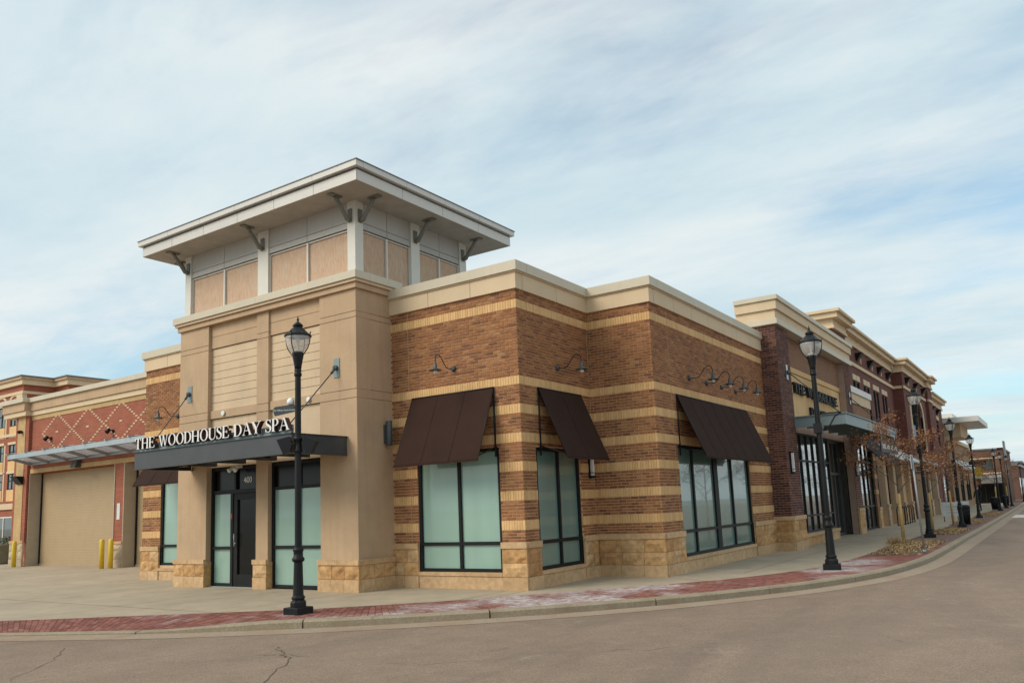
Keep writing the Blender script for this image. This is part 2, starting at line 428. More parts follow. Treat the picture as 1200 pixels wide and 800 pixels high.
def score(b):
    F, u0_, u1_, z0_, z1_, _ = b
    q = Vector(F.P((u0_+u1_)/2, (z0_+z1_)/2)); d = q-CAMP; l = d.length
    return (u1_-u0_)*(z1_-z0_)*max(0, -(d.x*F.n[0]+d.y*F.n[1])/l)/l/l
def emit_bricks(recs, parent, mat, name, limit, depth=.011, stuffname=None):
    recs = sorted(recs, key=score, reverse=True)
    off = off_of(parent); cache = {}
    for (F, a0, a1, z0_, z1_, r) in recs[:limit]:
        q = round(min(7, r*8)); key = (round(a1-a0, 3), round(z1_-z0_, 3), F.n, q)
        if key not in cache:
            mb = MB(); mb.rr = q/7
            F0 = Fr(0, 0, F.u[0], F.u[1], F.n[0], F.n[1]); h = (a1-a0)/2; hz = (z1_-z0_)/2
            wbox(mb, F0, -h, h, -hz, hz, -.004, depth)
            cache[key] = mb.mesh(name, mat)
        o = bpy.data.objects.new(name, cache[key]); COL.objects.link(o); o.parent = parent
        o.location = Vector(F.P((a0+a1)/2, (z0_+z1_)/2, 0))-off
    if recs[limit:]:
        mb = MB()
        for (F, a0, a1, z0_, z1_, r) in recs[limit:]:
            mb.rr = r; wbox(mb, F, a0, a1, z0_, z1_, -.004, depth)
        part(stuffname or name+'_field', mb, mat, parent, kind='stuff')
def rock(F, u0, u1, z0, z1, d, parent, mat='stone', nm='stone_block', rough=.05, ret=True):
    mb = MB(); mb.rr = random.random()
    nu = max(2, min(6, int((u1-u0)/.12))); nz_ = 3; g = .005
    u0 += g; u1 -= g; z0 += g; z1 -= g
    sd_ = random.random()*50; grid = []
    for j in range(nz_+1):
        row = []
        for i in range(nu+1):
            uu = u0+(u1-u0)*i/nu; zz = z0+(z1-z0)*j/nz_
            e = 0 if i in (0, nu) or j in (0, nz_) else 1
            dd = d+e*(rough*(.4+noise.noise(Vector((uu*5+sd_, zz*6, sd_)))))
            row.append(len(mb.v)); mb.v.append(F.P(uu, zz, dd))
        grid.append(row)
    fl = (F.u[0]*F.n[1]-F.u[1]*F.n[0]) > 0    # orientation of (u,z,n)
    for j in range(nz_):
        for i in range(nu):
            f = (grid[j][i], grid[j][i+1], grid[j+1][i+1], grid[j+1][i])
            mb.f.append(f if fl is False else f[::-1]); mb.tag_()
    P = F.P
    for q in ([(u0, z0), (u1, z0)], [(u1, z0), (u1, z1)], [(u1, z1), (u0, z1)], [(u0, z1), (u0, z0)]):
        mb.face([P(q[0][0], q[0][1], d), P(q[0][0], q[0][1], -.01), P(q[1][0], q[1][1], -.01), P(q[1][0], q[1][1], d)])
    return part(nm, mb, mat, parent)
def slab(F, u0, u1, z0, z1, d0, d1, parent, mat, nm, g=.004, **kw):
    mb = MB(); mb.rr = random.random(); wbox(mb, F, u0+g, u1-g, z0, z1, d0, d1); return part(nm, mb, mat, parent, **kw)
def run(F, u0, u1, z0, z1, d0, d1, parent, mat, nm, step, g=.005):
    n = max(1, round((u1-u0)/step)); st = (u1-u0)/n
    for i in range(n): slab(F, u0+i*st, u0+(i+1)*st, z0, z1, d0, d1, parent, mat, nm, g)
def stonebase(F, u0, u1, parent, mat='stone', d=.045, zt=(.0, .25, .52, .80, .92), blk=.42, e0=0.0, e1=0.0):
    # backing + rough blocks in courses + smooth cap; e0/e1 push the ends past an outer corner
    mb = MB(); wbox(mb, F, u0-e0*.6, u1+e1*.6, zt[0], zt[-1]-.004, -.02, d-.018); part('stone_backing', mb, 'mortar_tan', parent)
    for c in range(len(zt)-2):
        n = max(1, round((u1-u0)/blk)); w = (u1-u0)/n
        cuts = [u0-e0]+[u0+w*i+(random.uniform(-.06, .06) if n > 1 else 0) for i in range(1, n)]+[u1+e1]
        for i in range(n):
            if c == 0: slab(F, cuts[i], cuts[i+1], zt[0], zt[1]-.006, 0, d+.012, parent, 'cast_stone' if mat == 'stone' else mat, 'base_stone', .003)
            else: rock(F, cuts[i], cuts[i+1], zt[c], zt[c+1], d, parent, mat)
    run(F, u0-e0-.01, u1+e1+.01, zt[-2], zt[-1], 0, d+.025, parent, 'cast_stone', 'stone_cap', .8, .003)
def window(F, u0, u1, z0, z1, parent, vm=(), hz=(), fw_=.07, d=-.045, mat='film_green', framemat='frame_black', name='window', topmat=None, thick=.06, vw=None):
    mb = MB()
    # frame : outer members and mullions laid end to end
    wbox(mb, F, u0, u0+fw_, z0, z1, d-thick, d+.03); wbox(mb, F, u1-fw_, u1, z0, z1, d-thick, d+.03)
    wbox(mb, F, u0+fw_, u1-fw_, z0, z0+fw_, d-thick, d+.028); wbox(mb, F, u0+fw_, u1-fw_, z1-fw_, z1, d-thick, d+.028)
    ue = [u0+fw_]; 
    for k, q in enumerate(vm):
        w = (vw[k] if vw else fw_)/2; wbox(mb, F, q-w, q+w, z0+fw_, z1-fw_, d-thick, d+.026); ue += [q-w, q+w]
    ue.append(u1-fw_)
    ze = [z0+fw_]
    for q in hz: ze += [q-fw_/2, q+fw_/2]
    ze.append(z1-fw_)
    for a_ in range(0, len(ue), 2):
        for q in hz: wbox(mb, F, ue[a_], ue[a_+1], q-fw_/2, q+fw_/2, d-thick, d+.022)
    w_ = part(name, mb, framemat, parent)
    for a_ in range(0, len(ue), 2):
        for c in range(0, len(ze), 2):
            g = MB(); mt = mat
            if topmat and c == len(ze)-2: mt = topmat
            wbox(g, F, ue[a_], ue[a_+1], ze[c], ze[c+1], d-.03, d-.02)
            part('pane', g, mt, w_)
    return w_
def reveal(F, u0, u1, z0, z1, parent, mat, d=-.12, th=.02, bottom=False):
    mb = MB()
    wbox(mb, F, u0-.25, u1+.25, z0-.1, z1+.1, d-.35, d-.3)
    return mb
# ------------------------------------------------------------------ glyphs (serif capitals, unit height)
def ring(cx, cz, rx, rz, tx, tz, a0=0, a1=360, n=22):
    out = []; inn = []
    for i in range(n+1):
        a_ = math.radians(a0+(a1-a0)*i/n); out.append((cx+rx*math.cos(a_), cz+rz*math.sin(a_))); inn.append((cx+(rx-tx)*math.cos(a_), cz+(rz-tz)*math.sin(a_)))
    return [[out[i], out[i+1], inn[i+1], inn[i]] for i in range(n)]
def rc(x0, x1, z0, z1): return [(x0, z0), (x1, z0), (x1, z1), (x0, z1)]
TK, TN, SF = .135, .05, .045
def sfoot(x, z, w=.2): return rc(x-w/2, x+w/2, z, z+SF) if z < .5 else rc(x-w/2, x+w/2, z-SF, z)
def band_path(pts, ws):
    out = []
    for i in range(len(pts)-1):
        q = []
        for k in (i, i+1):
            a_ = pts[max(k-1, 0)]; b_ = pts[min(k+1, len(pts)-1)]; dx, dz = b_[0]-a_[0], b_[1]-a_[1]; l = math.hypot(dx, dz) or 1
            q.append(((pts[k][0]-dz/l*ws[k]/2, pts[k][1]+dx/l*ws[k]/2), (pts[k][0]+dz/l*ws[k]/2, pts[k][1]-dx/l*ws[k]/2)))
        out.append([q[0][0], q[1][0], q[1][1], q[0][1]])
    return out
def glyph(c):
    if c == 'T': return [rc(.30, .30+TK, 0, 1), rc(.03, .70, 1-TN, 1), [(.03, .76), (.075, .76), (.11, 1), (.03, 1)], [(.70, .76), (.655, .76), (.62, 1), (.70, 1)], sfoot(.367, 0, .30)], .76
    if c == 'H': return [rc(.08, .08+TK, 0, 1), rc(.62, .62+TK, 0, 1), rc(.2, .63, .48, .48+TN), sfoot(.147, 0, .27), sfoot(.147, 1, .27), sfoot(.687, 0, .27), sfoot(.687, 1, .27)], .86
    if c == 'E': return [rc(.08, .08+TK, 0, 1), rc(.02, .60, 1-TN, 1), rc(.02, .62, 0, TN), rc(.2, .46, .49, .49+TN), rc(.57, .60, .78, 1), [(.58, 0), (.63, 0), (.66, .24), (.62, .24)], rc(.44, .47, .38, .64)], .70
    if c == 'W': return [[(.06, 1), (.20, 1), (.40, 0), (.34, 0)], [(.34, 0), (.40, 0), (.57, .98), (.52, .98)], [(.44, 1), (.58, 1), (.78, 0), (.72, 0)], [(.72, 0), (.77, 0), (.98, 1), (.93, 1)], sfoot(.13, 1, .28), sfoot(.95, 1, .22), sfoot(.52, 1, .2)], 1.08
    if c == 'O': return ring(.43, .5, .40, .52, .13, .05), .86
    if c == 'D': return [rc(.08, .08+TK, 0, 1), rc(.02, .34, 1-TN, 1), rc(.02, .34, 0, TN)]+ring(.34, .5, .42, .5, .13, TN, -90, 90, 14), .80
    if c == 'U': return [rc(.09, .09+TK, .3, 1), rc(.66, .71, .3, 1), sfoot(.157, 1, .27), sfoot(.685, 1, .22)]+ring(.40, .31, .31, .33, .13, .06, 180, 285, 9)+ring(.40, .31, .31, .33, .05, .06, 285, 360, 6), .80
    if c == 'S':
        pts = [(.47, .78), (.42, .92), (.30, .985), (.18, .95), (.11, .85), (.11, .74), (.17, .64), (.30, .54), (.42, .44), (.49, .32), (.49, .18), (.42, .06), (.29, .01), (.16, .04), (.09, .13), (.06, .26)]
        ws = [.03, .05, .05, .07, .10, .12, .14, .15, .15, .13, .11, .08, .05, .05, .04, .03]
        return band_path(pts, ws)+[rc(.465, .495, .72, 1), rc(.045, .075, 0, .28)], .58
    if c == 'A': return [[(.40, 1), (.47, 1), (.84, 0), (.70, 0), (.385, .93)], [(.40, 1), (.36, .88), (.11, 0), (.16, 0)], rc(.24, .62, .34, .34+TN), sfoot(.135, 0, .24), sfoot(.76, 0, .30)], .88
    if c == 'Y': return [rc(.34, .34+TK, 0, .47), [(.04, 1), (.20, 1), (.475, .45), (.34, .45)], [(.72, 1), (.77, 1), (.475, .45), (.42, .45)], sfoot(.11, 1, .26), sfoot(.73, 1, .22), sfoot(.41, 0, .30)], .80
    if c == 'P': return [rc(.08, .08+TK, 0, 1), rc(.02, .32, 1-TN, 1), rc(.02+.06, .32, .44, .44+TN), sfoot(.147, 0, .28)]+ring(.32, .72, .27, .28, .12, TN, -90, 90, 12), .64
    return [], .42
def lettering(F, text, u0, u1, z0, h, d0, d1, parent, facemat, sidemat, nm='letter', flip=False):
    total = sum(glyph(c)[1] for c in text); k = (u1-u0)/total; x = 0
    for c in text:
        polys, adv = glyph(c)
        if polys:
            mb = MB()
            for i, pl in enumerate(polys):
                q = [(u0+(x+a_)*k, z0+b_*h) for a_, b_ in pl]
                e = (i % 5)*.0005
                mb.mm = 1; mb.prism([F.P(a_, b_, d0) for a_, b_ in q], (F.n[0]*(d1-d0-.012-e), F.n[1]*(d1-d0-.012-e), 0))
                mb.mm = 0; mb.prism([F.P(a_, b_, d1-.012-e+.0002) for a_, b_ in q], (F.n[0]*.012, F.n[1]*.012, 0))
            part(nm, mb, [facemat, sidemat], parent)
        x += adv
def textmesh(name, body, F, uc, zc_, size, d, mat, parent, ext=.004):
    cu = bpy.data.curves.new(name, 'FONT'); cu.body = body; cu.size = size; cu.extrude = ext; cu.align_x = 'CENTER'; cu.align_y = 'CENTER'
    tmp = bpy.data.objects.new('tmp', cu); me = bpy.data.meshes.new_from_object(tmp)
    bpy.data.objects.remove(tmp); bpy.data.curves.remove(cu)
    off = off_of(parent)
    for v in me.vertices:
        x_, y_, z_ = v.co; p_ = F.P(uc+x_, zc_+y_, d+z_); v.co = Vector(p_)-off
    me.materials.clear(); me.materials.append(MATS[mat])
    o = bpy.data.objects.new(name, me); COL.objects.link(o); o.parent = parent; return o
# ================================================================== GROUND
def cat(pts, n=6):
    out = []
    for i in range(len(pts)-1):
        p0, p1, p2, p3 = pts[max(i-1, 0)], pts[i], pts[i+1], pts[min(i+2, len(pts)-1)]
        for k in range(n):
            t_ = k/n
            out.append(tuple(.5*((2*p1[a_])+(-p0[a_]+p2[a_])*t_+(2*p0[a_]-5*p1[a_]+4*p2[a_]-p3[a_])*t_*t_+(-p0[a_]+3*p1[a_]-3*p2[a_]+p3[a_])*t_**3) for a_ in range(3)))
    out.append(tuple(pts[-1])); return out
K = cat([(-24, -15.0, -.10), (-16, -11.4, -.10), (-9, -8.15, -.095), (-5.95, -6.76, -.09), (-4.3, -6.0, -.09), (-3.1, -5.45, -.075), (-1.9, -4.72, -.0), (-.88, -4.02, 0), (.34, -3.03, 0), (1.28, -2.16, 0), (2.30, -1.02, 0), (3.18, .12, 0), (3.98, 1.45, 0), (4.62, 2.72, 0), (5.32, 4.9, 0), (5.68, 7.6, 0), (5.78, 10.5, 0), (5.80, 18.2, 0), (5.84, 31.7, 0), (5.80, 60, 0), (5.6, 90, 0), (5.0, 170, 0)])
I_ = cat([(-24, -14.0, 0), (-16, -10.4, 0), (-10.2, -7.85, 0), (-6.94, -6.33, 0), (-5.04, -5.15, 0), (-3.44, -4.15, 0), (-2.6, -3.6, 0), (-1.75, -2.95, 0), (-.85, -2.1, 0), (-.09, -1.25, 0), (.97, .12, 0), (1.8, 1.10, 0), (2.55, 2.05, 0), (3.1, 2.95, 0), (3.85, 4.8, 0), (4.22, 7.1, 0), (4.36, 10.1, 0), (4.42, 18, 0), (4.6, 31.5, 0), (4.7, 60, 0), (4.5, 90, 0), (3.9, 170, 0)])
def offs(path, d):
    out = []
    for i, p_ in enumerate(path):
        a_, b_ = path[max(i-1, 0)], path[min(i+1, len(path)-1)]; dx, dy = b_[0]-a_[0], b_[1]-a_[1]; l = math.hypot(dx, dy)
        out.append((p_[0]+dy/l*d, p_[1]-dx/l*d, p_[2]))
    return out
mb = MB(); mb.face([(-1500, -1500, -.30), (1500, -1500, -.30), (1500, 1500, -.30), (-1500, 1500, -.30)]); struct('ground', mb, 'patch_pale')
mb = MB()
for i in range(24):
    for j in range(24):
        x0, x1 = -60+i*8, -52+i*8; y0, y1 = -60+j*11, -49+j*11
        mb.face([(x0, y0, -.135), (x1, y0, -.135), (x1, y1, -.135), (x0, y1, -.135)])
struct('road', mb, 'asphalt')
# gutter pan
mb = MB(); g0 = offs(K, .16); g1 = offs(K, .60)
for i in range(len(K)-1): mb.face([(*g0[i][:2], -.122), (*g1[i][:2], -.131), (*g1[i+1][:2], -.131), (*g0[i+1][:2], -.122)])
struct('gutter', mb, 'gutter_concrete')
# plaza / sidewalk slab, top at z = 0
mb = MB()
for i in range(len(I_)-1):
    a_, b_ = I_[i], I_[i+1]
    if b_[1] < 2.0:   # plaza: strips run back from the paver edge
        mb.face([(a_[0], a_[1], 0), (b_[0], b_[1], 0), (b_[0]-40, b_[1]+60, 0), (a_[0]-40, a_[1]+60, 0)])
poly_done = True
struct_sw = mb
mb = MB()
pts = [(q[0], q[1], 0.0) for q in I_]
mb.face([(-100, pts[0][1]-6, 0)]+pts+[(-100, 170, 0)])
struct('sidewalk', mb, 'concrete')
# saw-cut joints of the sidewalk
mb = MB()
def cutline(p0, p1, w=.012):
    d = Vector((p1[0]-p0[0], p1[1]-p0[1], 0)); n_ = Vector((-d.y, d.x, 0)).normalized()*w/2
    a_, b_ = Vector((*p0, .0035)), Vector((*p1, .0035)); mb.face([a_-n_, b_-n_, b_+n_, a_+n_])
for k in range(-2, 9): cutline((-26+k*3.2, -12), (-26+k*3.2, -.2 if -26+k*3.2 > -13 else 3.3))
for y_ in (-9.6, -7.0, -4.3): cutline((-26, y_), (-2.5 if y_ > -5 else -12, y_))
cutline((0.0, -1.1), (0, -.05)); cutline((1.65, 2.9), (2.7, 2.25))
for y_ in (5, 7, 9, 11, 13, 15, 17, 19, 21, 24, 27, 30, 33, 36, 40): cutline((1.62 if y_ < 11 else 2.15, y_), (4.1 if y_ > 6 else 3.7, y_))
cutline((2.9, 4), (3.0, 40))
struct('sidewalk_joint', mb, 'joint_dark')
# kerb stones, ~3 m each, as parts of one kerb
def arclen(path):
    s_ = [0]
    for i in range(1, len(path)): s_.append(s_[-1]+math.dist(path[i][:2], path[i-1][:2]))
    return s_
def at(path, sl, s_):
    for i in range(1, len(path)):
        if s_ <= sl[i] or i == len(path)-1:
            f = (s_-sl[i-1])/(sl[i]-sl[i-1]); return tuple(path[i-1][k]+(path[i][k]-path[i-1][k])*f for k in range(3))
SK = arclen(K)
kerb = bpy.data.objects.new('kerb', None); COL.objects.link(kerb); kerb['kind'] = 'structure'
s0 = 0
while s0 < SK[-1]-10:
    ln = 2.6+random.uniform(-.3, .3)
    if s0 > 60: ln = 9
    mb = MB(); n = 5; mb.rr = random.random()
    ss = [s0+.008+(ln-.016)*i/n for i in range(n+1)]
    prev = None; q_ = [at(K, SK, min(x, SK[-1])) for x in ss]
    o1 = offs(q_, .13); o2 = offs(q_, .165)
    for i in range(n):
        a_, b_ = q_[i], q_[i+1]
        h0, h1 = a_[2], b_[2]
        A = [(a_[0], a_[1], -.3), (a_[0], a_[1], h0+.002), (*o1[i][:2], h0-.002), (*o2[i][:2], h0-.03 if h0 > -.05 else h0-.012), (*o2[i][:2], -.3)]
        B = [(b_[0], b_[1], -.3), (b_[0], b_[1], h1+.002), (*o1[i+1][:2], h1-.002), (*o2[i+1][:2], h1-.03 if h1 > -.05 else h1-.012), (*o2[i+1][:2], -.3)]
        for k in range(4): mb.face([A[k], A[k+1], B[k+1], B[k]])
        if i == 0: mb.face(A[::-1])
        if i == n-1: mb.face(B)
    part('kerb_stone', mb, 'kerb_concrete', kerb); s0 += ln
# pavers
SI = arclen(I_)
pv = bpy.data.objects.new('paver_strip', None); COL.objects.link(pv); pv['kind'] = 'structure'
mb = MB()
NS = 260
def stn(f): # station f 0..1 measured by matching control parameter of both curves
    x = f*(len(K)-1); i = min(int(x), len(K)-2); t_ = x-i
    return (tuple(I_[i][k]+(I_[i+1][k]-I_[i][k])*t_ for k in range(3)), tuple(K[i][k]+(K[i+1][k]-K[i][k])*t_ for k in range(3)))
fs = [i/NS for i in range(NS+1)]
for i in range(NS):
    a_, b_ = stn(fs[i]); c_, d_ = stn(fs[i+1])
    dz = -.010 if a_[1] < 13 else 0.001
    mb.face([(a_[0], a_[1], a_[2]+dz), (b_[0], b_[1], b_[2]+dz), (d_[0], d_[1], d_[2]+dz), (c_[0], c_[1], c_[2]+dz)])
part('paver_bed', mb, 'paver_far', pv)
recs = []
fend = None
f = .09; 
MID = [stn(i/2000) for i in range(2001)]
mids = [((a_[0]+b_[0])/2, (a_[1]+b_[1])/2) for a_, b_ in MID]; ml = [0]
for i in range(1, 2001): ml.append(ml[-1]+math.dist(mids[i], mids[i-1]))
def fatlen(s_):
    lo, hi = 0, 2000
    while hi-lo > 1:
        m_ = (lo+hi)//2
        if ml[m_] < s_: lo = m_
        else: hi = m_
    return (lo+(s_-ml[lo])/(ml[hi]-ml[lo]+1e-9))/2000
s_ = 0
while True:
    s_ += .105
    fa, fb = fatlen(s_), fatlen(s_+.105)
    (a_, b_), (c_, d_) = stn(fa), stn(fb)
    if a_[1] > 14: break
    if a_[0] < -15: continue
    wd = math.dist(a_[:2], b_[:2]); nr = max(4, round(wd/.205)); col = int(s_/.105)
    sh = .5 if col % 2 else 0
    for r in range(nr+1):
        q0, q1 = max(0, (r-sh)/nr), min(1, (r+1-sh)/nr)
        if q1-q0 < .02: continue
        g = .012/wd
        q0 += g/2; q1 -= g/2
        l0, l1 = .04, .96
        def mix(p_, q_, t_): return tuple(p_[k]+(q_[k]-p_[k])*t_ for k in range(3))
        e0, e1 = mix(a_, c_, l0), mix(b_, d_, l0); h0, h1 = mix(a_, c_, l1), mix(b_, d_, l1)
        cs = [mix(e0, e1, q0), mix(e0, e1, q1), mix(h0, h1, q1), mix(h0, h1, q0)]
        cxm = sum(q[0] for q in cs)/4; cym = sum(q[1] for q in cs)/4
        nz2 = noise.fractal(Vector((cxm*1.1, cym*1.1, 3.3)), 1.0, 2.0, 4)
        env = max(0, 1-abs((cxm-1.35)/2.3)**3) if cym < 1.6 else max(0, 1-((cxm-4.6)**2+(cym-5.6)**2/9)/1.0)
        sm_ = max(0, 1-((cxm+2.05)**2+(cym+4.0)**2)/.1)
        bl = max(0, min(1, env*(1.05+nz2*1.6)-.12)); bl = max(bl, sm_*.8, max(0, nz2*1.5-.38)*.7)
        recs.append((cs, random.random(), bl, random.uniform(-.002, .003)))
def pscore(r): q = Vector(r[0][0])-CAMP; return -q.length
recs.sort(key=lambda r: pscore(r), reverse=True)
def pav(mb, r):
    cs, rr, bl, dz = r; mb.rr = rr; mb.bb = bl
    mb.hexa([(q[0], q[1], q[2]-.02) for q in cs]+[(q[0], q[1], q[2]+dz) for q in cs], skip=(0,))
for r in recs[:300]: m_ = MB(); pav(m_, r); part('paver', m_, 'paver', pv)
m_ = MB()
for r in recs[300:]: pav(m_, r)
part('paver_field', m_, 'paver', pv, kind='stuff')
# road marks, cracks
def jag(pts, w, z, amp=.05, seed=1):
    rnd = random.Random(seed); mb = MB(); P_ = []
    for i in range(len(pts)-1):
        for k in range(7):
            t_ = k/7; P_.append(Vector((pts[i][0]+(pts[i+1][0]-pts[i][0])*t_+rnd.uniform(-amp, amp), pts[i][1]+(pts[i+1][1]-pts[i][1])*t_+rnd.uniform(-amp, amp), z)))
    P_.append(Vector((*pts[-1], z)))
    for i in range(len(P_)-1):
        d = P_[i+1]-P_[i]; n_ = Vector((-d.y, d.x, 0)).normalized(); w0 = w*rnd.uniform(.4, 1.2)
        mb.face([P_[i]-n_*w0/2, P_[i+1]-n_*w0/2, P_[i+1]+n_*w0/2, P_[i]+n_*w0/2])
    return mb
struct('crack', jag([(1.5, -7.4), (.6, -6.3), (.2, -6.1), (-.3, -5.75)], .015, -.131, .05, 3), 'crack_dark')
struct('crack', jag([(.0, -6.35), (.2, -6.1), (.75, -6.1)], .011, -.1312, .04, 5), 'crack_dark')
struct('crack', jag([(-1.5, -8.6), (-2.5, -7.6), (-3.4, -7.0)], .009, -.131, .06, 6), 'crack_dark')
struct('crack', jag([(2.0, -6.1), (3.0, -5.5), (3.4, -4.75), (4.4, -4.2), (5.6, -2.9)], .014, -.131, .07, 8), 'patch_pale')
mb = MB(); mb.box(6.25, 6.95, 39.6, 44.6, -.134, -.129); struct('road_marking', mb, 'marking_white')
mb = MB(); mb.box(7.4, 7.52, 52, 60, -.134, -.129); struct('road_marking', mb, 'marking_white')
# ================================================================== SPA BUILDING
spa = thing('spa_building', (-3, 4, 0), 'tan and brown brick corner building with stone base and boarded square tower', 'building')
F1 = Fr(0, 0, -1, 0, 0, -1); R1 = Fr(0, 0, 0, 1, 1, 0)
C_Y, X2, PY = 2.95, 1.594, 11.06
F2 = Fr(X2, C_Y, -1, 0, 0, -1); R2 = Fr(X2, C_Y, 0, 1, 1, 0)
WFx0 = -9.8
WF = Fr(WFx0, .07, -1, 0, 0, -1); WL = Fr(-13.24, .07, 0, 1, -1, 0)
LEN1, LENR1, LENR2 = 3.43, C_Y, PY-C_Y
bands = [(1.149, 1.341), (1.724, 1.916), (2.299, 2.491), (2.874, 3.066), (3.449, 3.641), (4.03, 4.21)]
TOPB = (5.60, 5.785); ZB = 6.0
o1_ = [(.55, 2.72, .33, 2.81)]
oR1 = [(.50, 2.27, .33, 2.79)]
oR2 = [(4.02-C_Y, 9.06-C_Y, .33, 2.86)]
oWF = [(0, 2.56, .40, 2.75)]
for (F_, a_, b_, op_) in ((F1, 0, LEN1, o1_), (R1, .25, LENR1, oR1), (F2, 0, X2, []), (R2, .25, LENR2, oR2), (WF, 0, 3.44, oWF), (WL, .25, 3.3, [])):
    core = MB(); wall(core, F_, a_, b_, 0, ZB, op_); part('wall', core, 'mortar_tan', spa)
segs = [(.92, bands[0][0])]+[(bands[i][1], bands[i+1][0]) for i in range(5)]+[(bands[5][1], TOPB[0]), (TOPB[1], ZB-.004)]
br = []
for (za, zb_) in segs:
    br += bricks(F1, -.011, LEN1, za, zb_, o1_, phase=0); br += bricks(R1, 0, LENR1-.0, za, zb_, oR1, phase=.1)
    br += bricks(F2, -.011, X2, za, zb_, [], phase=.03); br += bricks(R2, 0, LENR2, za, zb_, oR2, phase=.1)
    br += bricks(WF, 0, 3.44, za, zb_, oWF)
emit_bricks(br, spa, 'brick_brown', 'brick', 300)
sl = []
for (za, zb_) in bands+[TOPB]:
    sl += soldiers(F1, -.014, LEN1, za, zb_, o1_); sl += soldiers(R1, 0, LENR1, za, zb_, oR1)
    sl += soldiers(F2, -.014, X2, za, zb_, []); sl += soldiers(R2, 0, LENR2, za, zb_, oR2); sl += soldiers(WF, 0, 3.44, za, zb_, oWF)
mb = MB()
for (F, a0, a1, z0_, z1_, r) in sl: mb.rr = r; wbox(mb, F, a0, a1, z0_, z1_, -.003, .015)
part('soldier_band', mb, 'cream_brick', spa, kind='stuff')
# expansion joints
for F, uu in ((R1, 2.90), (F1, 2.9), (R2, .9)):
    mb = MB(); wbox(mb, F, uu, uu+.012, .93, ZB, .0, .0165); part('expansion_joint', mb, 'mortar_cream', spa)
# stone base
stonebase(F1, 0, .55, spa, e0=.045); stonebase(F1, 2.72, LEN1, spa)
stonebase(R1, 0, .50, spa); stonebase(R1, 2.27, LENR1-.05, spa)
stonebase(F2, 0, X2-.05, spa, e0=.045, blk=.5); stonebase(R2, 0, 4.02-C_Y, spa); stonebase(R2, 9.06-C_Y, LENR2, spa)
stonebase(WF, 2.56, 3.44, spa)
for F, a_, b_ in ((F1, .55, 2.72), (R1, .5, 2.27), (R2, 4.02-C_Y, 9.06-C_Y), (WF, .0, 2.56)):
    run(F, a_, b_, .255, .325, -.14, .05, spa, 'cast_stone', 'window_sill', 1.1, .002)
    run(F, a_, b_, 0, .247, 0, .03, spa, 'cast_stone', 'base_stone', 1.1, .002)
# dark rooms behind the openings
mb = MB()
for F, a_, b_, z0_, z1_ in ((F1, .55, 2.72, .33, 2.81), (R1, .5, 2.27, .33, 2.79), (R2, 1.07, 6.11, .33, 2.86), (WF, .0, 2.56, .40, 2.75)):
    wbox(mb, F, a_-.05, b_+.05, z0_-.05, z1_+.05, -.24, -.20)
part('window_backing', mb, 'interior_dark', spa)
window(F1, .55, 2.72, .33, 2.81, spa, vm=(1.62,), hz=(.90,))
window(R1, .50, 2.27, .33, 2.79, spa, vm=(1.40,), hz=(.88,), mat='film_side')
window(R2, 1.07, 6.11, .33, 2.86, spa, vm=(1.99, 3.49, 4.69), hz=(.89,), mat='film_side', vw=(.07, .26, .07))
window(WF, .0, 2.56, .40, 2.75, spa, vm=(1.3,), hz=(.93,))
mb = MB(); wbox(mb, R2, 1.70, 1.86, 1.60, 1.86, -.139, -.136); part('window_sticker', mb, 'sticker_blue', spa)
# fascia, lip and coping
def parapet(F, u0, u1, e0=0., e1=0., z=ZB, step=1.2, back=0):
    run(F, u0-e0*.05+back*.2, u1+e1*.05, z, z+.335, -.2, .05, spa, 'fascia_cream', 'fascia_panel', step, .006)
    mb = MB(); wbox(mb, F, u0-e0*.075+back*.2, u1+e1*.075, z+.337, z+.365, -.2, .075); part('coping_lip', mb, 'fascia_cream', spa)
    run(F, u0-e0*.11+back*.3, u1+e1*.11, z+.367, z+.57, -.3, .11, spa, 'coping_grey', 'coping', 2.6, .003)
parapet(F1, 0, LEN1, 1); parapet(R1, .0, C_Y, 0, -1, back=1)
parapet(F2, 0, X2-.0, 1, 0); parapet(R2, 0, LENR2, 0, back=1); parapet(WF, 0, 3.44, 0, 1)
mb = MB(); mb.box(-9.7, -.2, .3, 14, 5.9, 6.05); mb.box(-.2, 1.4, 3.2, 14, 5.9, 6.06); mb.box(-13.1, -9.7, .3, 6, 5.9, 6.05); part('flat_roof', mb, 'roofing', spa)
mb = MB(); mb.box(-13.22, -.3, 13.9, 14.1, 0, 5.9); part('rear_wall', mb, 'mortar_tan', spa)
# ---- tower base
TX0, TX1, TY = -9.77, -3.42, -1.10
TF = Fr(TX1, TY, -1, 0, 0, -1)      # u from right pier leftwards
TR = Fr(TX1, TY, 0, 1, 1, 0); TLf = Fr(TX0, TY, 0, 1, -1, 0)
PW = [(0, 1.13), (2.91, 3.33), (5.17, 6.35)]       # piers (u ranges)
BAY = [(1.13, 2.91), (3.33, 5.17)]
ZC = 6.44
for i, (a_, b_) in enumerate(PW):
    mb = MB()
    dd = 0 if i != 1 else -.03
    for za, zb_ in ((0, 2.84), (2.84, 4.04), (4.055, 4.23), (4.245, 5.80), (5.815, 5.93), (5.945, ZC)):
        wbox(mb, TF, a_+(.0), b_, za, zb_, -.42, dd)
    for zz in (4.04, 4.23, 5.80, 5.93):
        wbox(mb, TF, a_+.006, b_-.006, zz-.001, zz+.016, -.41, dd-.018)
    if i: part('pier', mb, 'stucco_tan', spa)
    else: mb_first = mb
mb = mb_first
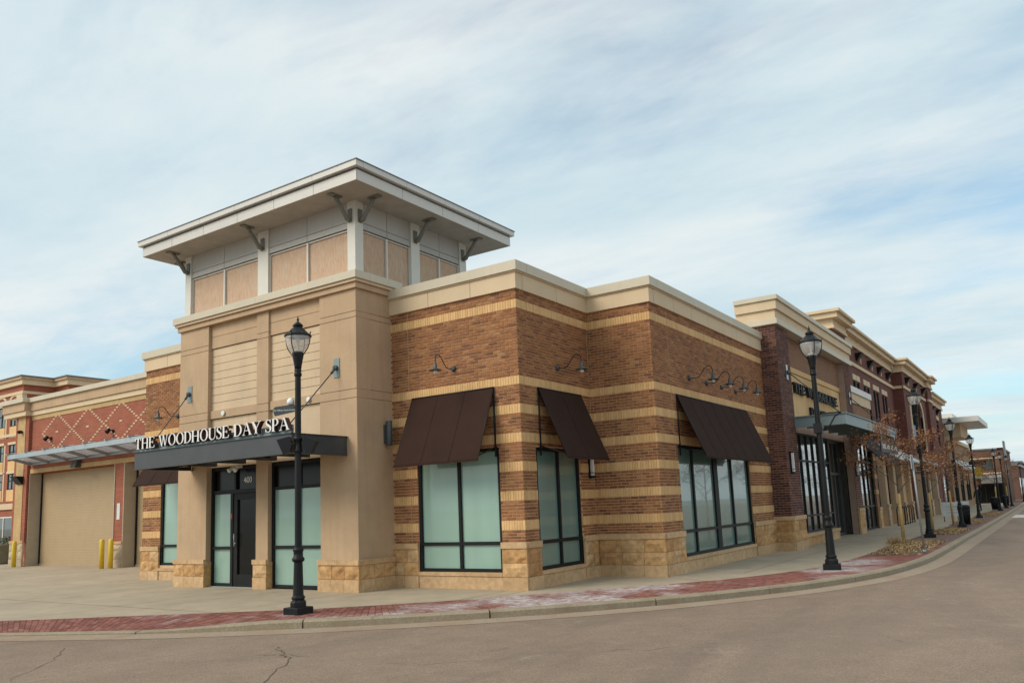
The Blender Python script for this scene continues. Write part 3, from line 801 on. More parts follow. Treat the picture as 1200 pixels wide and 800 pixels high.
# side return of the right pier
for za, zb_ in ((0, 4.04), (4.055, 4.23), (4.245, 5.80), (5.815, 5.93), (5.945, ZC)): wbox(mb, TR, .42, 1.35, za, zb_, -.42, 0.0)
for zz in (4.04, 4.23, 5.80, 5.93): wbox(mb, TR, .42, 1.34, zz-.001, zz+.016, -.41, -.018)
tower = part('pier', mb, 'stucco_tan', spa)
mb = MB(); wbox(mb, TLf, .42, 1.35, 0, ZC, -.42, 0.0); part('pier_return', mb, 'stucco_tan', spa)
for (a_, b_) in BAY:
    mb = MB()
    for za, zb_ in ((5.85, 6.14), (6.152, ZC)): wbox(mb, TF, a_, b_, za, zb_, -.4, -.08)
    wbox(mb, TF, a_, b_, 6.13, 6.16, -.39, -.095)
    part('frieze', mb, 'stucco_tan', spa)
    mb = MB(); wbox(mb, TF, a_, b_, 4.07, 4.27, -.4, -.07); part('rail', mb, 'stucco_tan', spa)
    n = 8; zz = 4.275; st = (5.84-4.275)/n
    for k in range(n): slab(TF, a_, b_, zz+k*st+.004, zz+(k+1)*st-.007, -.35, -.115, spa, 'stucco_pale', 'siding_board', .0)
    slab(TF, a_, b_, 2.86, 4.06, -.35, -.125, spa, 'stucco_pale', 'panel', .0)
    mb = MB(); wbox(mb, TF, a_, b_, 2.86, 5.9, -.36, -.3); wbox(mb, TF, a_-.1, b_+.1, 0, 2.9, -.6, -.5); part('panel_backing', mb, 'joint_dark', spa)
# stone bases of the piers
for i, (a_, b_) in enumerate(PW):
    dd = 0 if i != 1 else -.03
    FX = Fr(TF.o[0], TF.o[1]-dd, -1, 0, 0, -1)
    stonebase(FX, a_, b_, spa, d=.06, zt=(0, .26, .55, .655), blk=.38, e0=.06 if i == 0 else .03, e1=.03)
    for (edge, nx_) in ((a_, 1), (b_, -1)):     # returns on the inner cheeks
        if i == 0 and nx_ == 1: continue
        G = Fr(TF.o[0]-edge, TF.o[1]-dd, 0, 1, nx_, 0)
        mb = MB(); mb.rr = .5; wbox(mb, G, -.05, .28, 0, .60, 0, .03); part('stone_return', mb, 'stone', spa)
stonebase(TR, 0.0, 1.04, spa, d=.06, zt=(0, .26, .55, .655), blk=.38)
# tower parapet cornice
def tcorn(F, u0, u1, e0, e1, back=0):
    u0 += back*.3
    mb = MB(); wbox(mb, F, u0-e0*.06, u1+e1*.06, ZC, ZC+.12, -.3, .06); part('cornice_band', mb, 'stucco_tan', spa)
    mb = MB(); wbox(mb, F, u0-e0*.11, u1+e1*.11, ZC+.128, ZC+.19, -.3, .11); part('cornice_band', mb, 'stucco_pale', spa)
    run(F, u0-e0*.15, u1+e1*.15, ZC+.194, ZC+.36, -.3, .15, spa, 'coping_grey', 'coping', 3.2, .003)
tcorn(TF, 0, 6.35, 1, 1); tcorn(TR, .0, 1.35, 0, 0, 1)
mb = MB(); mb.box(TX0+.2, TX1-.2, TY+.3, 3.1, 6.3, 6.72); part('flat_roof', mb, 'roofing', spa)
# round vent/light on the rail, downlight
mb = MB(); c_ = TF.P(4.62, 4.17, -.06); mb.tube([c_, (c_[0], c_[1]-.03, c_[2])], .06, 16); part('round_vent', mb, 'lens_white', spa)
mb = MB(); c_ = TF.P(1.55, 4.17, -.06); mb.tube([c_, (c_[0], c_[1]-.03, c_[2])], .06, 16); part('round_vent', mb, 'lens_white', spa)
# entrance door bay and storefront bay
dr = Fr(TF.o[0], TF.o[1]+.12, -1, 0, 0, -1)
mb = MB()
dz = -.05
wbox(mb, dr, 5.10, 5.17, 0.02, 2.84, dz-.06, dz+.03); wbox(mb, dr, 3.33, 3.38, .02, 2.84, dz-.06, dz+.03)
wbox(mb, dr, 3.38, 5.10, 2.77, 2.84, dz-.06, dz+.03); wbox(mb, dr, 3.38, 5.10, 2.20, 2.29, dz-.06, dz+.028)
wbox(mb, dr, 4.33, 4.42, .02, 2.20, dz-.06, dz+.027); wbox(mb, dr, 4.22, 4.28, 2.29, 2.77, dz-.06, dz+.026)
wbox(mb, dr, 4.42, 5.10, .02, .09, dz-.06, dz+.026); wbox(mb, dr, 4.42, 5.10, .88, .95, dz-.06, dz+.025)
ent = part('entrance_frame', mb, 'frame_black', spa)
for (a_, b_, z0_, z1_, mt) in ((4.42, 5.10, .09, .88, 'film_green'), (4.42, 5.10, .95, 2.20, 'film_green'), (3.38, 4.22, 2.29, 2.77, 'glass_dark'), (4.28, 5.10, 2.29, 2.77, 'glass_dark')):
    mb = MB(); wbox(mb, dr, a_, b_, z0_, z1_, dz-.04, dz-.03); part('pane', mb, mt, ent)
mb = MB()
wbox(mb, dr, 3.39, 3.53, .03, 2.19, dz-.05, dz+.01); wbox(mb, dr, 4.18, 4.32, .03, 2.19, dz-.05, dz+.01)
wbox(mb, dr, 3.53, 4.18, .03, .30, dz-.05, dz+.008); wbox(mb, dr, 3.53, 4.18, 2.05, 2.19, dz-.05, dz+.008)
door = part('door', mb, 'frame_black', spa)
mb = MB(); wbox(mb, dr, 3.53, 4.18, .30, 2.05, dz-.04, dz-.03); part('pane', mb, 'glass_dark', door)
mb = MB(); mb.tube([dr.P(4.22, .95, dz+.02), dr.P(4.22, .95, dz+.07), dr.P(4.22, 1.25, dz+.07), dr.P(4.22, 1.25, dz+.02)], .011, 8); part('handle', mb, 'steel_light', door)
mb = MB(); mb.tube([dr.P(4.25, 1.02, dz+.005), dr.P(4.25, 1.02, dz+.03)], .022, 12); part('lock', mb, 'steel_light', door)
mb = MB(); wbox(mb, dr, 4.345, 4.39, 1.60, 1.72, dz+.028, dz+.036); part('door_sticker', mb, 'sign_yellow', ent).data.materials[0] = MATS.setdefault('sticker_red', plain('sticker_red', (.45, .02, .04), .5, bs=0))
textmesh('street_number', '400', Fr(dr.o[0], dr.o[1], 1, 0, 0, -1), -3.83, 2.50, .20, dz-.022, 'letter_white', ent)
window(dr, 1.13, 2.91, .02, 2.84, spa, vm=(2.0,), hz=(.92, 2.25), fw_=.07, d=dz, topmat='glass_dark', name='storefront_window')
mb = MB(); mb.box(-8.59, -6.75, -1.02, -.9, 0.001, .018); part('threshold', mb, 'steel_light', spa)
mb = MB()
for du in (-.09, .09):
    c_ = dr.P(4.07+du, 2.80, .10); mb.tube([(c_[0], c_[1], c_[2]), (c_[0]-du*.3, c_[1]-.12, c_[2]-.07)], [.035, .055], 10)
wbox(mb, dr, 3.95, 4.2, 2.79, 2.84, .0, .10)
part('flood_lamp', mb, 'lens_white', spa)
# ---- upper tower
UX0, UX1, UY0, UY1 = -9.70, -3.46, -1.05, 2.96
UF = Fr(UX1, UY0, -1, 0, 0, -1); UR = Fr(UX1, UY0, 0, 1, 1, 0); ULf = Fr(UX0, UY0, 0, 1, -1, 0)
ZS = 8.47
mb = MB(); mb.box(UX0+.14, UX1-.14, UY0+.14, UY1-.14, 6.6, ZS); up_t = part('upper_tower', mb, 'joint_dark', spa)
def uface(F, w, cols):
    for (a_, b_) in cols:
        mb = MB(); wbox(mb, F, a_, b_, 6.6, ZS, -.13, 0.0); part('column', mb, 'column_white', up_t)
    for i in range(len(cols)-1):
        a_, b_ = cols[i][1], cols[i+1][0]; m_ = (a_+b_)/2
        for (p_, q_) in ((a_+.03, m_-.025), (m_+.025, b_-.03)):
            slab(F, p_, q_, 6.6, 7.81, -.125, -.085, up_t, 'plywood', 'plywood_panel', .012)
        mb = MB(); wbox(mb, F, m_-.024, m_+.024, 6.6, 7.84, -.12, -.035); part('mullion', mb, 'column_white', up_t)
        mb = MB(); wbox(mb, F, a_+.003, a_+.028, 6.6, 7.84, -.12, -.05); wbox(mb, F, b_-.028, b_-.003, 6.6, 7.84, -.12, -.05); wbox(mb, F, a_+.03, m_-.026, 7.815, 7.84, -.12, -.05); wbox(mb, F, m_+.026, b_-.03, 7.815, 7.84, -.12, -.05)
        part('window_trim', mb, 'panel_silver', up_t)
        for (p_, q_) in ((a_, m_), (m_, b_)):
            slab(F, p_, q_, 7.87, 8.005, -.125, -.03, up_t, 'cladding_grey', 'cladding_panel', .007)
            slab(F, p_, q_, 8.018, ZS, -.125, -.03, up_t, 'cladding_grey', 'cladding_panel', .007)
uface(UF, 6.24, [(0, .24), (2.92, 3.30), (6.0, 6.24)])
uface(UR, 4.01, [(.131, .25), (1.85, 2.16), (3.74, 4.01)])
uface(ULf, 4.01, [(.131, .25), (1.85, 2.16), (3.74, 4.01)])
# roof
RX0, RX1, RY0, RY1 = -10.46, -2.64, -1.81, 3.86
mb = MB(); mb.box(RX0+.02, RX1-.02, RY0+.02, RY1-.02, ZS+.002, ZS+.24); mb.mm = 1; mb.box(RX0+.01, RX1-.01, RY0+.01, RY1-.01, ZS+.228, ZS+.27)
mb.mm = 1; mb.box(RX0-.10, RX1+.10, RY0-.10, RY1+.10, ZS+.395, ZS+.415)
roof = part('roof', mb, ['soffit', 'roof_edge'], spa)
for F, ln, k in ((Fr(RX1, RY0, -1, 0, 0, -1), RX1-RX0, 0), (Fr(RX1, RY0, 0, 1, 1, 0), RY1-RY0, 1), (Fr(RX0, RY0, 0, 1, -1, 0), RY1-RY0, 1), (Fr(RX0, RY1, 1, 0, 0, 1), RX1-RX0, 0)):
    run(F, k*.019, ln-k*.019, ZS, ZS+.225, -.018, .0, roof, 'panel_silver', 'fascia_panel', 1.28, .006)
    run(F, -.085+k*.206, ln+.085-k*.206, ZS+.272, ZS+.393, -.12, .085, roof, 'panel_silver', 'edge_panel', 1.33, .004)
# strut brackets
def bracket(px, py, nx, ny):
    mb = MB(); w = .05
    def pt(o_, z_): return Vector((px+nx*o_, py+ny*o_, z_))
    mb.tube([pt(.03, 8.02), pt(.10, 8.03), pt(.16, 8.10), pt(.40, 8.38), pt(.44, 8.44)], [.045, .055, .05, .045, .045], 8)
    side = Vector((-ny, nx, 0))
    a_, b_ = pt(.30, 8.44), pt(.62, 8.44)
    mb.hexa([a_-side*.07+Vector((0, 0, -.0)), b_-side*.07, b_+side*.07, a_+side*.07, a_-side*.07+Vector((0, 0, .028)), b_-side*.07+Vector((0, 0, .028)), b_+side*.07+Vector((0, 0, .028)), a_+side*.07+Vector((0, 0, .028))])
    a_, b_ = pt(.0, 7.98), pt(.03, 7.98)
    mb.hexa([a_-side*.06, b_-side*.06, b_+side*.06, a_+side*.06]+[q+Vector((0, 0, .3)) for q in (a_-side*.06, b_-side*.06, b_+side*.06, a_+side*.06)])
    part('bracket', mb, 'bracket_metal', up_t)
for x_ in (-3.60, -6.57, -9.57): bracket(x_, UY0, 0, -1)
for y_ in (-.90, .95, 2.82): bracket(UX1, y_, 1, 0); bracket(UX0, y_, -1, 0)
# ================================================================== AWNINGS
def awning(F, u0, u1, zt, zb_, out, label):
    c_ = F.P((u0+u1)/2, 0, 0); th = thing('awning', (c_[0], c_[1], zb_), label, 'awning', 'brown fabric awnings on the spa building')
    mb = MB(); P = F.P; n = 10
    for sgn, e in ((0, 0), (1, .006)):
        for i in range(n):
            for j in range(4):
                q = []
                for (a_, b_) in ((i, j), (i+1, j), (i+1, j+1), (i, j+1)):
                    t_ = b_/4; uu = u0+(u1-u0)*a_/n
                    sag = -.012*math.sin(math.pi*t_)*(1 if 0 < a_ < n else .3)
                    q.append(P(uu, zt+(zb_-zt)*t_+sag-e, .03+(out-.03)*t_+sag*.5-e))
                mb.face(q)
    part('canopy_cloth', mb, 'awning_fabric', th)
    ns = max(2, round((u1-u0)/.75))
    for k in range(1, ns):
        uu = u0+(u1-u0)*k/ns; mb = MB(); mb.tube([P(uu, zt+(zb_-zt)*t_+.003-.012*math.sin(math.pi*t_), .03+(out-.03)*t_+.004-.006*math.sin(math.pi*t_)) for t_ in (0, .25, .5, .75, 1)], .0028, 5); part('seam', mb, 'awning_fabric', th)
    mb = MB(); wbox(mb, F, u0, u1, zb_-.05, zb_+.0, out-.008, out+.006); part('hem', mb, 'awning_fabric', th)
    mb = MB(); r = .014
    for uu in (u0+.02, u1-.02):
        mb.tube([P(uu, zt-.02, .03), P(uu, zb_+.03, out-.03)], r, 6); mb.tube([P(uu, zb_+.24, .02), P(uu, zb_+.06, out-.05)], r, 6); mb.tube([P(uu, zt, .02), P(uu, zb_+.05, .02)], r+.008, 6)
    mb.tube([P(u0+.02, zb_+.02, out-.03), P(u1-.02, zb_+.02, out-.03)], r, 6); mb.tube([P(u0, zt-.015, .03), P(u1, zt-.015, .03)], r+.006, 6)
    part('awning_frame', mb, 'black_metal', th)
    return th
awning(F1, .60, 2.81, 4.04, 2.57, .66, 'brown cloth awning over the front window next to the tan pier')
awning(R1, .65, 2.46, 4.03, 2.57, .65, 'brown cloth awning on the short side wall just right of the building corner')
awning(R2, 1.17, 6.22, 4.03, 2.56, .65, 'widest brown cloth awning, above the four-light window beside the dark brick pier')
awning(WF, .05, 2.40, 4.05, 2.62, .95, 'brown cloth awning mostly hidden behind the entrance canopy, left of the tower')
# ================================================================== GOOSENECK AND WALL LAMPS
def gooseneck(F, u, z, lat, label):
    c_ = F.P(u, z, 0); th = thing('gooseneck_lamp', c_, label, 'wall lamp', 'gooseneck lamps over the awnings')
    P = F.P
    mb = MB(); mb.tube([P(u, z, 0), P(u, z, .03), P(u, z, .075)], [.062, .062, .045], 14); part('wall_plate', mb, 'fixture_grey', th)
    k = lat
    mb = MB(); cur = [(0, .05), (-.02, .16), (-.01, .26), (.08, .34), (.19, .42), (.24, .50), (.22, .58), (.14, .615), (.03, .62)]
    mb.tube([P(u+k*q[1]*0, z+q[0], q[1]) for q in cur], .0095, 7); part('arm', mb, 'black_metal', th)
    bx = P(u, 0, .62)
    mb = MB(); mb.lathe([(.02, .06), (.035, .02), (.04, -.05), (.06, -.07), (.135, -.098), (.14, -.108), (.125, -.108), (.05, -.085)], bx[0], bx[1], z, 16); part('shade', mb, 'fixture_grey', th)
    mb = MB(); mb.lathe([(.03, -.10), (.045, -.13), (.035, -.165), (.01, -.18)], bx[0], bx[1], z, 10); part('bulb', mb, 'lens_white', th)
gooseneck(F1, 1.64, 4.55, 1, 'grey gooseneck lamp above the front awning left of the corner')
gooseneck(R1, 1.49, 4.53, 1, 'grey gooseneck lamp above the narrow side awning just right of the corner')
for u, lb in ((2.06, 'gooseneck lamp nearest the corner in the row of four above the widest awning'), (3.22, 'second gooseneck lamp from the corner in the row of four'), (4.30, 'third gooseneck lamp from the corner in the row of four'), (5.42, 'gooseneck lamp nearest the dark brick pier in the row of four')):
    gooseneck(R2, u, 4.50, 1, lb)
gooseneck(WF, 2.0-.2, 4.52, 1, 'gooseneck lamp on the brick wing left of the stucco tower')
def sconce(F, u, z0_, z1_, label, w=.10):
    c_ = F.P(u, z0_, 0); th = thing('wall_sconce', c_, label, 'wall lamp')
    mb = MB(); wbox(mb, F, u-w/2, u+w/2, z0_, z1_, 0, .06); wbox(mb, F, u-w/2, u+w/2, z0_, z0_+.05, .061, .13); wbox(mb, F, u-w/2, u+w/2, z1_-.03, z1_, .061, .13)
    wbox(mb, F, u-w/2, u+w/2, z0_+.11, z0_+.125, .061, .125); part('housing', mb, 'black_metal', th)
    mb = MB(); wbox(mb, F, u-w/2+.012, u+w/2-.012, z0_+.05, z1_-.03, .062, .118); part('diffuser', mb, 'lens_white', th)
sconce(R1, 2.70, 2.17, 2.66, 'white glowless box sconce on the brick beside the side window')
th = thing('tube_sconce', TR.P(.85, 3.05, 0), 'dark grey twin cylinder wall light on the side of the stucco pier', 'wall lamp')
mb = MB(); wbox(mb, TR, .80, .92, 3.09, 3.50, 0, .06); part('back_box', mb, 'fixture_grey', th)
mb = MB(); c_ = TR.P(.84, 0, .13); mb.lathe([(.065, 3.04), (.07, 3.05), (.07, 3.57), (.065, 3.58)], c_[0], c_[1], 0, 18); part('cylinder', mb, 'fixture_grey', th)
# ================================================================== ENTRANCE CANOPY + SIGN
cn = thing('entrance_canopy', (-6.5, -1.8, 2.8), 'dark grey steel canopy over the spa entrance', 'canopy')
CX0, CX1, CY0, CY1, CZ0, CZ1 = -9.22, -3.72, -2.60, -1.11, 2.84, 3.22
mb = MB()
mb.box(CX0, CX1, CY0, CY0+.014, CZ0, CZ1); mb.box(CX1-.014, CX1, CY0+.016, CY1, CZ0, CZ1); mb.box(CX0, CX0+.014, CY0+.016, CY1, CZ0, CZ1)
mb.box(CX0-.03, CX1+.03, CY0-.03, CY0+.09, CZ1+.001, CZ1+.014); mb.box(CX1-.09, CX1+.03, CY0+.092, CY1, CZ1+.001, CZ1+.014)
mb.box(CX0-.02, CX1+.02, CY0-.02, CY0+.10, CZ0-.014, CZ0-.001); mb.box(CX1-.10, CX1+.02, CY0+.102, CY1, CZ0-.014, CZ0-.001); mb.box(CX0-.02, CX0+.10, CY0+.102, CY1, CZ0-.014, CZ0-.001)
part('steel_channel', mb, 'steel_dark', cn)
for x_ in (-8.2, -7.1, -6.0, -4.9):
    mb = MB(); mb.box(x_-.04, x_+.04, CY0+.02, CY1, CZ0+.03, CZ0+.18); part('crossbeam', mb, 'steel_dark', cn)
mb = MB(); mb.box(CX0+.02, CX1-.02, CY0+.02, CY1, CZ0+.19, CZ0+.22); part('deck', mb, 'steel_dark', cn)
for x_ in (-7.75, -5.0):
    mb = MB(); mb.box(x_-.12, x_+.12, CY0+.25, CY0+.42, CZ0-.02, CZ0+.03); part('downlight', mb, 'black_metal', cn)
def rod(F_pt, end, th):
    mb = MB(); mb.box(F_pt[0]-.09, F_pt[0]+.09, TY-.016, TY, F_pt[2]-.21, F_pt[2]+.21); part('wall_plate', mb, 'steel_teal', th)
    mb = MB(); a_ = Vector((F_pt[0], TY-.03, F_pt[2])); b_ = Vector(end); d = (b_-a_)
    mb.tube([a_+Vector((0, .03, 0)), a_-Vector((0, .05, 0))], .055, 10); mb.tube([a_-Vector((0, .03, 0)), a_+d*.09], .03, 8); mb.tube([a_+d*.08, b_-d*.08], .013, 8); mb.tube([b_-d*.09, b_], .03, 8); part('tie_rod', mb, 'fixture_grey', th)
rod((-4.01, TY, 4.75), (-4.17, -2.45, 3.28), cn); rod((-9.33, TY, 4.77), (-8.95, -2.45, 3.28), cn)
sg = thing('spa_sign', (-6.5, -2.6, 3.24), 'raised white serif lettering THE WOODHOUSE DAY SPA on the entrance canopy', 'sign')
SF_ = Fr(-9.19, -2.60, 1, 0, 0, -1)
lettering(SF_, 'THE WOODHOUSE DAY SPA', 0, 5.42, 3.30, .255, -.10, .02, sg, 'letter_white', 'letter_red')
mb = MB(); mb.box(-9.15, -3.85, -2.50, -2.46, 3.235, 3.29); mb.box(-9.15, -3.85, -2.47, -2.43, 3.235, 3.42); part('raceway', mb, 'steel_teal', sg)
# ================================================================== DARK BRICK BAY (second shopfront)
bay = thing('shopfront_building', (0, 16, 0), 'dark brown brick shopfront bay with stepped cream cornice, right of the tan brick building', 'building')
QX = 2.10
BP = Fr(QX, PY, -1, 0, 0, -1); BR = Fr(QX, PY, 0, 1, 1, 0); Y2 = 12.40; Y3 = 20.45; Y4 = 21.5
for (F_, a_, b_) in ((BP, 0, 1.3), (BR, .25, Y2-PY), (BR, Y3-PY, Y4-PY)):
    mb = MB(); wall(mb, F_, a_, b_, 0, 6.78); part('pier_core', mb, 'mortar_dark', bay)
br = bricks(BP, -.011, .51, .97, 6.76, [], pitch=.0735, blen=.21); br += bricks(BP, .51, 1.3, 6.05, 6.76, [], pitch=.0735, blen=.21)
br += bricks(BR, 0, Y2-PY, .97, 6.76, [], pitch=.0735, blen=.21, phase=.1); br += bricks(BR, Y3-PY, Y4-PY, .97, 6.76, [], pitch=.0735, blen=.21)
emit_bricks(br, bay, 'brick_dark', 'brick', 300)
zt = (0, .25, .56, .88, 1.0)
stonebase(BP, 0, .50, bay, zt=zt, e0=.045, d=.06); stonebase(BR, 0, Y2-PY, bay, zt=zt, d=.06); stonebase(BR, Y3-PY, Y4-PY, bay, zt=zt, d=.06)
BW = Fr(1.85, Y2, 0, 1, 1, 0); LW = Y3-Y2
mb = MB(); wall(mb, BW, 0, LW, 5.78, 6.78); part('upper_wall', mb, 'masonry_brown', bay)
mb = MB(); wbox(mb, BW, 0, LW, 5.60, 5.775, -.2, .02); part('cream_band', mb, 'cream_brick', bay)
run(BW, 0, LW, 4.05, 5.585, -.2, -.01, bay, 'masonry_cream', 'sign_panel', 1.35, .004)
for p_ in bay.children:
    if p_.name.startswith('sign_panel'): p_.data.materials[0] = MATS['cream_brick']
mb = MB(); wbox(mb, BW, 0, LW, 3.62, 4.04, -.2, .0); part('lintel', mb, 'mortar_dark', bay)
mb = MB(); wbox(mb, BW, 0, LW, .0, 3.6, -1.0, -.9); part('window_backing', mb, 'interior_dark', bay)
run(BW, 0, 5.35, .28, .38, -.15, .14, bay, 'cast_stone', 'window_sill', 1.8, .003); run(BW, 0, 5.35, 0, .275, -.1, .10, bay, 'stone', 'base_stone', 1.2, .003)
window(BW, 0, 5.35, .385, 3.61, bay, vm=(.75, 1.55, 2.35, 3.15, 3.9, 4.65), hz=(.92, 2.72), fw_=.06, mat='glass_street', d=-.06)
window(BW, 5.36, LW, .02, 3.61, bay, vm=(6.05, 6.9), hz=(2.35,), fw_=.09, mat='glass_street', framemat='bronze_metal', d=-.25, name='door')
# stepped cornice
def stepc(F, u0, u1, e0, e1, z, parent, steps, mats, back=0):
    u0 += back*.4
    for (za, zb_, dd), mt in zip(steps, mats):
        mb = MB(); wbox(mb, F, u0-e0*dd, u1+e1*dd, z+za, z+zb_, -.4, dd); part('cornice_step', mb, mt, parent)
stp = [(0, .17, .11), (.173, .45, .06), (.453, .74, .13), (.743, .88, .19)]
stm = ['coping_grey', 'fascia_cream', 'fascia_cream', 'coping_grey']
stepc(BP, 0, 1.15, 1, 0, 6.78, bay, stp, stm); stepc(BR, 0, Y4-PY, 0, 1, 6.78, bay, stp, stm, 1)
mb = MB(); mb.box(-4, 1.7, PY+.2, Y4-.1, 6.0, 7.0); mb.box(-4, 1.3, PY+.3, Y4, 0, 6.0); part('building_mass', mb, 'roofing', bay)
cb = thing('glass_canopy', (2.9, 17, 3.6), 'teal grey steel canopy above the dark shop windows', 'canopy')
mb = MB(); mb.box(2.11, 3.585, 12.3, 12.33, 3.67, 3.99); mb.box(3.585, 3.615, 12.3, 21.5, 3.67, 3.99); mb.box(2.11, 3.585, 21.47, 21.5, 3.67, 3.99)
mb.box(2.11, 3.66, 12.25, 12.45, 3.992, 4.02); mb.box(3.46, 3.66, 12.452, 21.5, 3.992, 4.02)
part('steel_channel', mb, 'steel_teal', cb)
for y_ in (13.8, 15.3, 16.8, 18.3, 19.8): mb = MB(); mb.box(2.11, 3.58, y_-.03, y_+.03, 3.74, 3.86); part('crossbeam', mb, 'steel_teal', cb)
mb = MB(); mb.box(2.12, 3.57, 12.36, 21.4, 3.87, 3.89); part('roof_sheet', mb, 'steel_teal', cb)
for y_ in (11.88, 21.0):
    mb = MB(); mb.box(2.125, 2.14, y_-.09, y_+.09, 5.15, 5.62); part('wall_plate', mb, 'steel_light', cb)
    mb = MB(); mb.tube([(2.14, y_, 5.38), (2.2, y_, 5.37)], .07, 8); mb.tube([(2.17, y_, 5.38), (3.45, y_+(.6 if y_ < 15 else -.3), 4.03)], .018, 6); part('tie_rod', mb, 'fixture_grey', cb)
s2 = thing('shop_lettering', (1.9, 16.5, 4.2), 'small black raised letters on the cream wall panel above the teal canopy', 'sign')
SB = Fr(1.85, 13.35, 0, 1, 1, 0)
lettering(SB, 'THE WOODHOUSE', 0, 6.2, 4.93, .34, .0, .10, s2, 'sign_black', 'sign_black')
lettering(SB, 'DAY SPA', 2.0, 4.7, 4.33, .26, .0, .08, s2, 'sign_black', 'sign_black')
sconce(BR, .35, 2.25, 2.90, 'tall box sconce with white lens on the dark brick pier', .12)
sconce(BR, Y3-PY+.3, 2.25, 2.90, 'tall box sconce on the pier beyond the teal canopy door', .12)
# ================================================================== LOW SHOP (banded, right of canopy)
low = thing('banded_shop', (0, 27, 0), 'low banded brick shop with white coping standing against the maroon building', 'building')
LB = Fr(1.90, Y4, 0, 1, 1, 0); LL = 29.6-Y4
mb = MB(); wall(mb, LB, 0, 4.9, 4.0, 5.35); wall(mb, LB, 0, .001+.6, 0, 4.0); wall(mb, LB, 4.3, 4.9, 0, 4.0); part('wall', mb, 'masonry_brown', low)
mb = MB(); wbox(mb, LB, -.0, 4.93, 5.36, 5.78, -.3, .05); part('fascia', mb, 'fascia_cream', low)
mb = MB(); wbox(mb, LB, -.0, 4.98, 5.785, 6.05, -.3, .11); part('coping', mb, 'panel_silver', low)
for za in (4.55, 3.0, 2.2, 1.5):
    mb = MB(); wbox(mb, LB, -.0, 4.91 if za > 4 else .61, za, za+.2, -.1, .014); (wbox(mb, LB, 4.29, 4.91, za, za+.2, -.1, .014) if za < 4 else None); part('cream_band', mb, 'masonry_cream', low)
stonebase(LB, -.02, .6, low, d=.08); stonebase(LB, 4.3, 4.9, low, d=.08)
window(LB, .6, 4.3, .02, 3.98, low, vm=(1.5, 2.4, 3.3), hz=(1.0, 2.9), mat='glass_street', d=-.1)
mb = MB(); mb.box(-3, 1.6, Y4+.02, 26.4, 0, 5.9); part('building_mass', mb, 'roofing', low)
aw = thing('black_awning', (2.4, 24, 2.7), 'black cloth awning over the banded shop window behind the leaves', 'awning')
mb = MB()
P = LB.P
mb.hexa([P(.3, 3.95, .02), P(4.6, 3.95, .02), P(4.6, 2.75, 1.1), P(.3, 2.75, 1.1), P(.3, 3.98, .03), P(4.6, 3.98, .03), P(4.6, 2.79, 1.12), P(.3, 2.79, 1.12)])
part('canopy_cloth', mb, 'cloth_dark', aw)
hs = thing('hanging_sign', (3.0, 22.3, 2.9), 'maroon board with small white capitals hung below the teal canopy', 'sign')
HF = Fr(3.62, 17.8, 0, 1, 1, 0)
mb = MB(); wbox(mb, HF, 0, 3.6, 3.02, 3.46, -.04, 0); part('board', mb, 'letter_red', hs); lettering(HF, 'THE WOODHOUSE', .2, 3.4, 3.14, .18, 0, .02, hs, 'letter_white', 'letter_white')
mb = MB(); wbox(mb, HF, .3, .36, 3.46, 3.67, -.03, -.01); wbox(mb, HF, 3.2, 3.26, 3.46, 3.67, -.03, -.01); part('hanger', mb, 'steel_light', hs)
# ================================================================== MAROON TWO-STOREY BUILDING
red = thing('maroon_building', (-1, 36, 0), 'maroon brick two-storey building with heavy cream cornice along the street', 'building')
RM = Fr(1.45, 21.0, 0, 1, 1, 0)
wins = []
y_ = 25.6-21
for k in range(4):
    wins += [(y_, y_+.62, 4.3, 6.75), (y_+.85, y_+1.47, 4.3, 6.75)]; y_ += 2.45
gw = [(5.6+.2+k*2.25, 5.6+1.75+k*2.25, .7, 3.6) for k in range(4)]
mb = MB(); wall(mb, RM, 0, 15.8, 3.9, 8.35, wins); part('upper_wall', mb, 'masonry_maroon', red)
mb = MB(); wall(mb, RM, 5.6, 15.8, 0, 3.9, gw, d0=-.2, d1=.25); part('shopfront_wall', mb, 'cream_brick', red)
for w_ in gw: window(Fr(1.70, 21, 0, 1, 1, 0), w_[0], w_[1], .7, 3.6, red, vm=((w_[0]+w_[1])/2,), hz=(2.8,), mat='glass_street')
for w_ in wins:
    window(RM, *w_, red, hz=(5.1,), mat='glass_street', fw_=.05)
    slab(RM, w_[0]-.06, w_[1]+.06, 6.76, 7.02, -.1, .04, red, 'fascia_cream', 'lintel', 0)
CP = Fr(1.72, 21.0, 0, 1, 1, 0)
mb = MB(); wbox(mb, CP, 0, 2.4, 5.9, 8.35, -.5, 0); part('corner_pier', mb, 'masonry_maroon', red)
ts = Fr(2.0, 36.8, 0, 1, 1, 0); TL = 9.2
arch = (2.0, 7.0, 3.9, 6.2)
mb = MB(); wall(mb, ts, 0, TL, 3.8, 8.35, [(arch[0], arch[1], 3.8, 7.4)], d0=-.5)
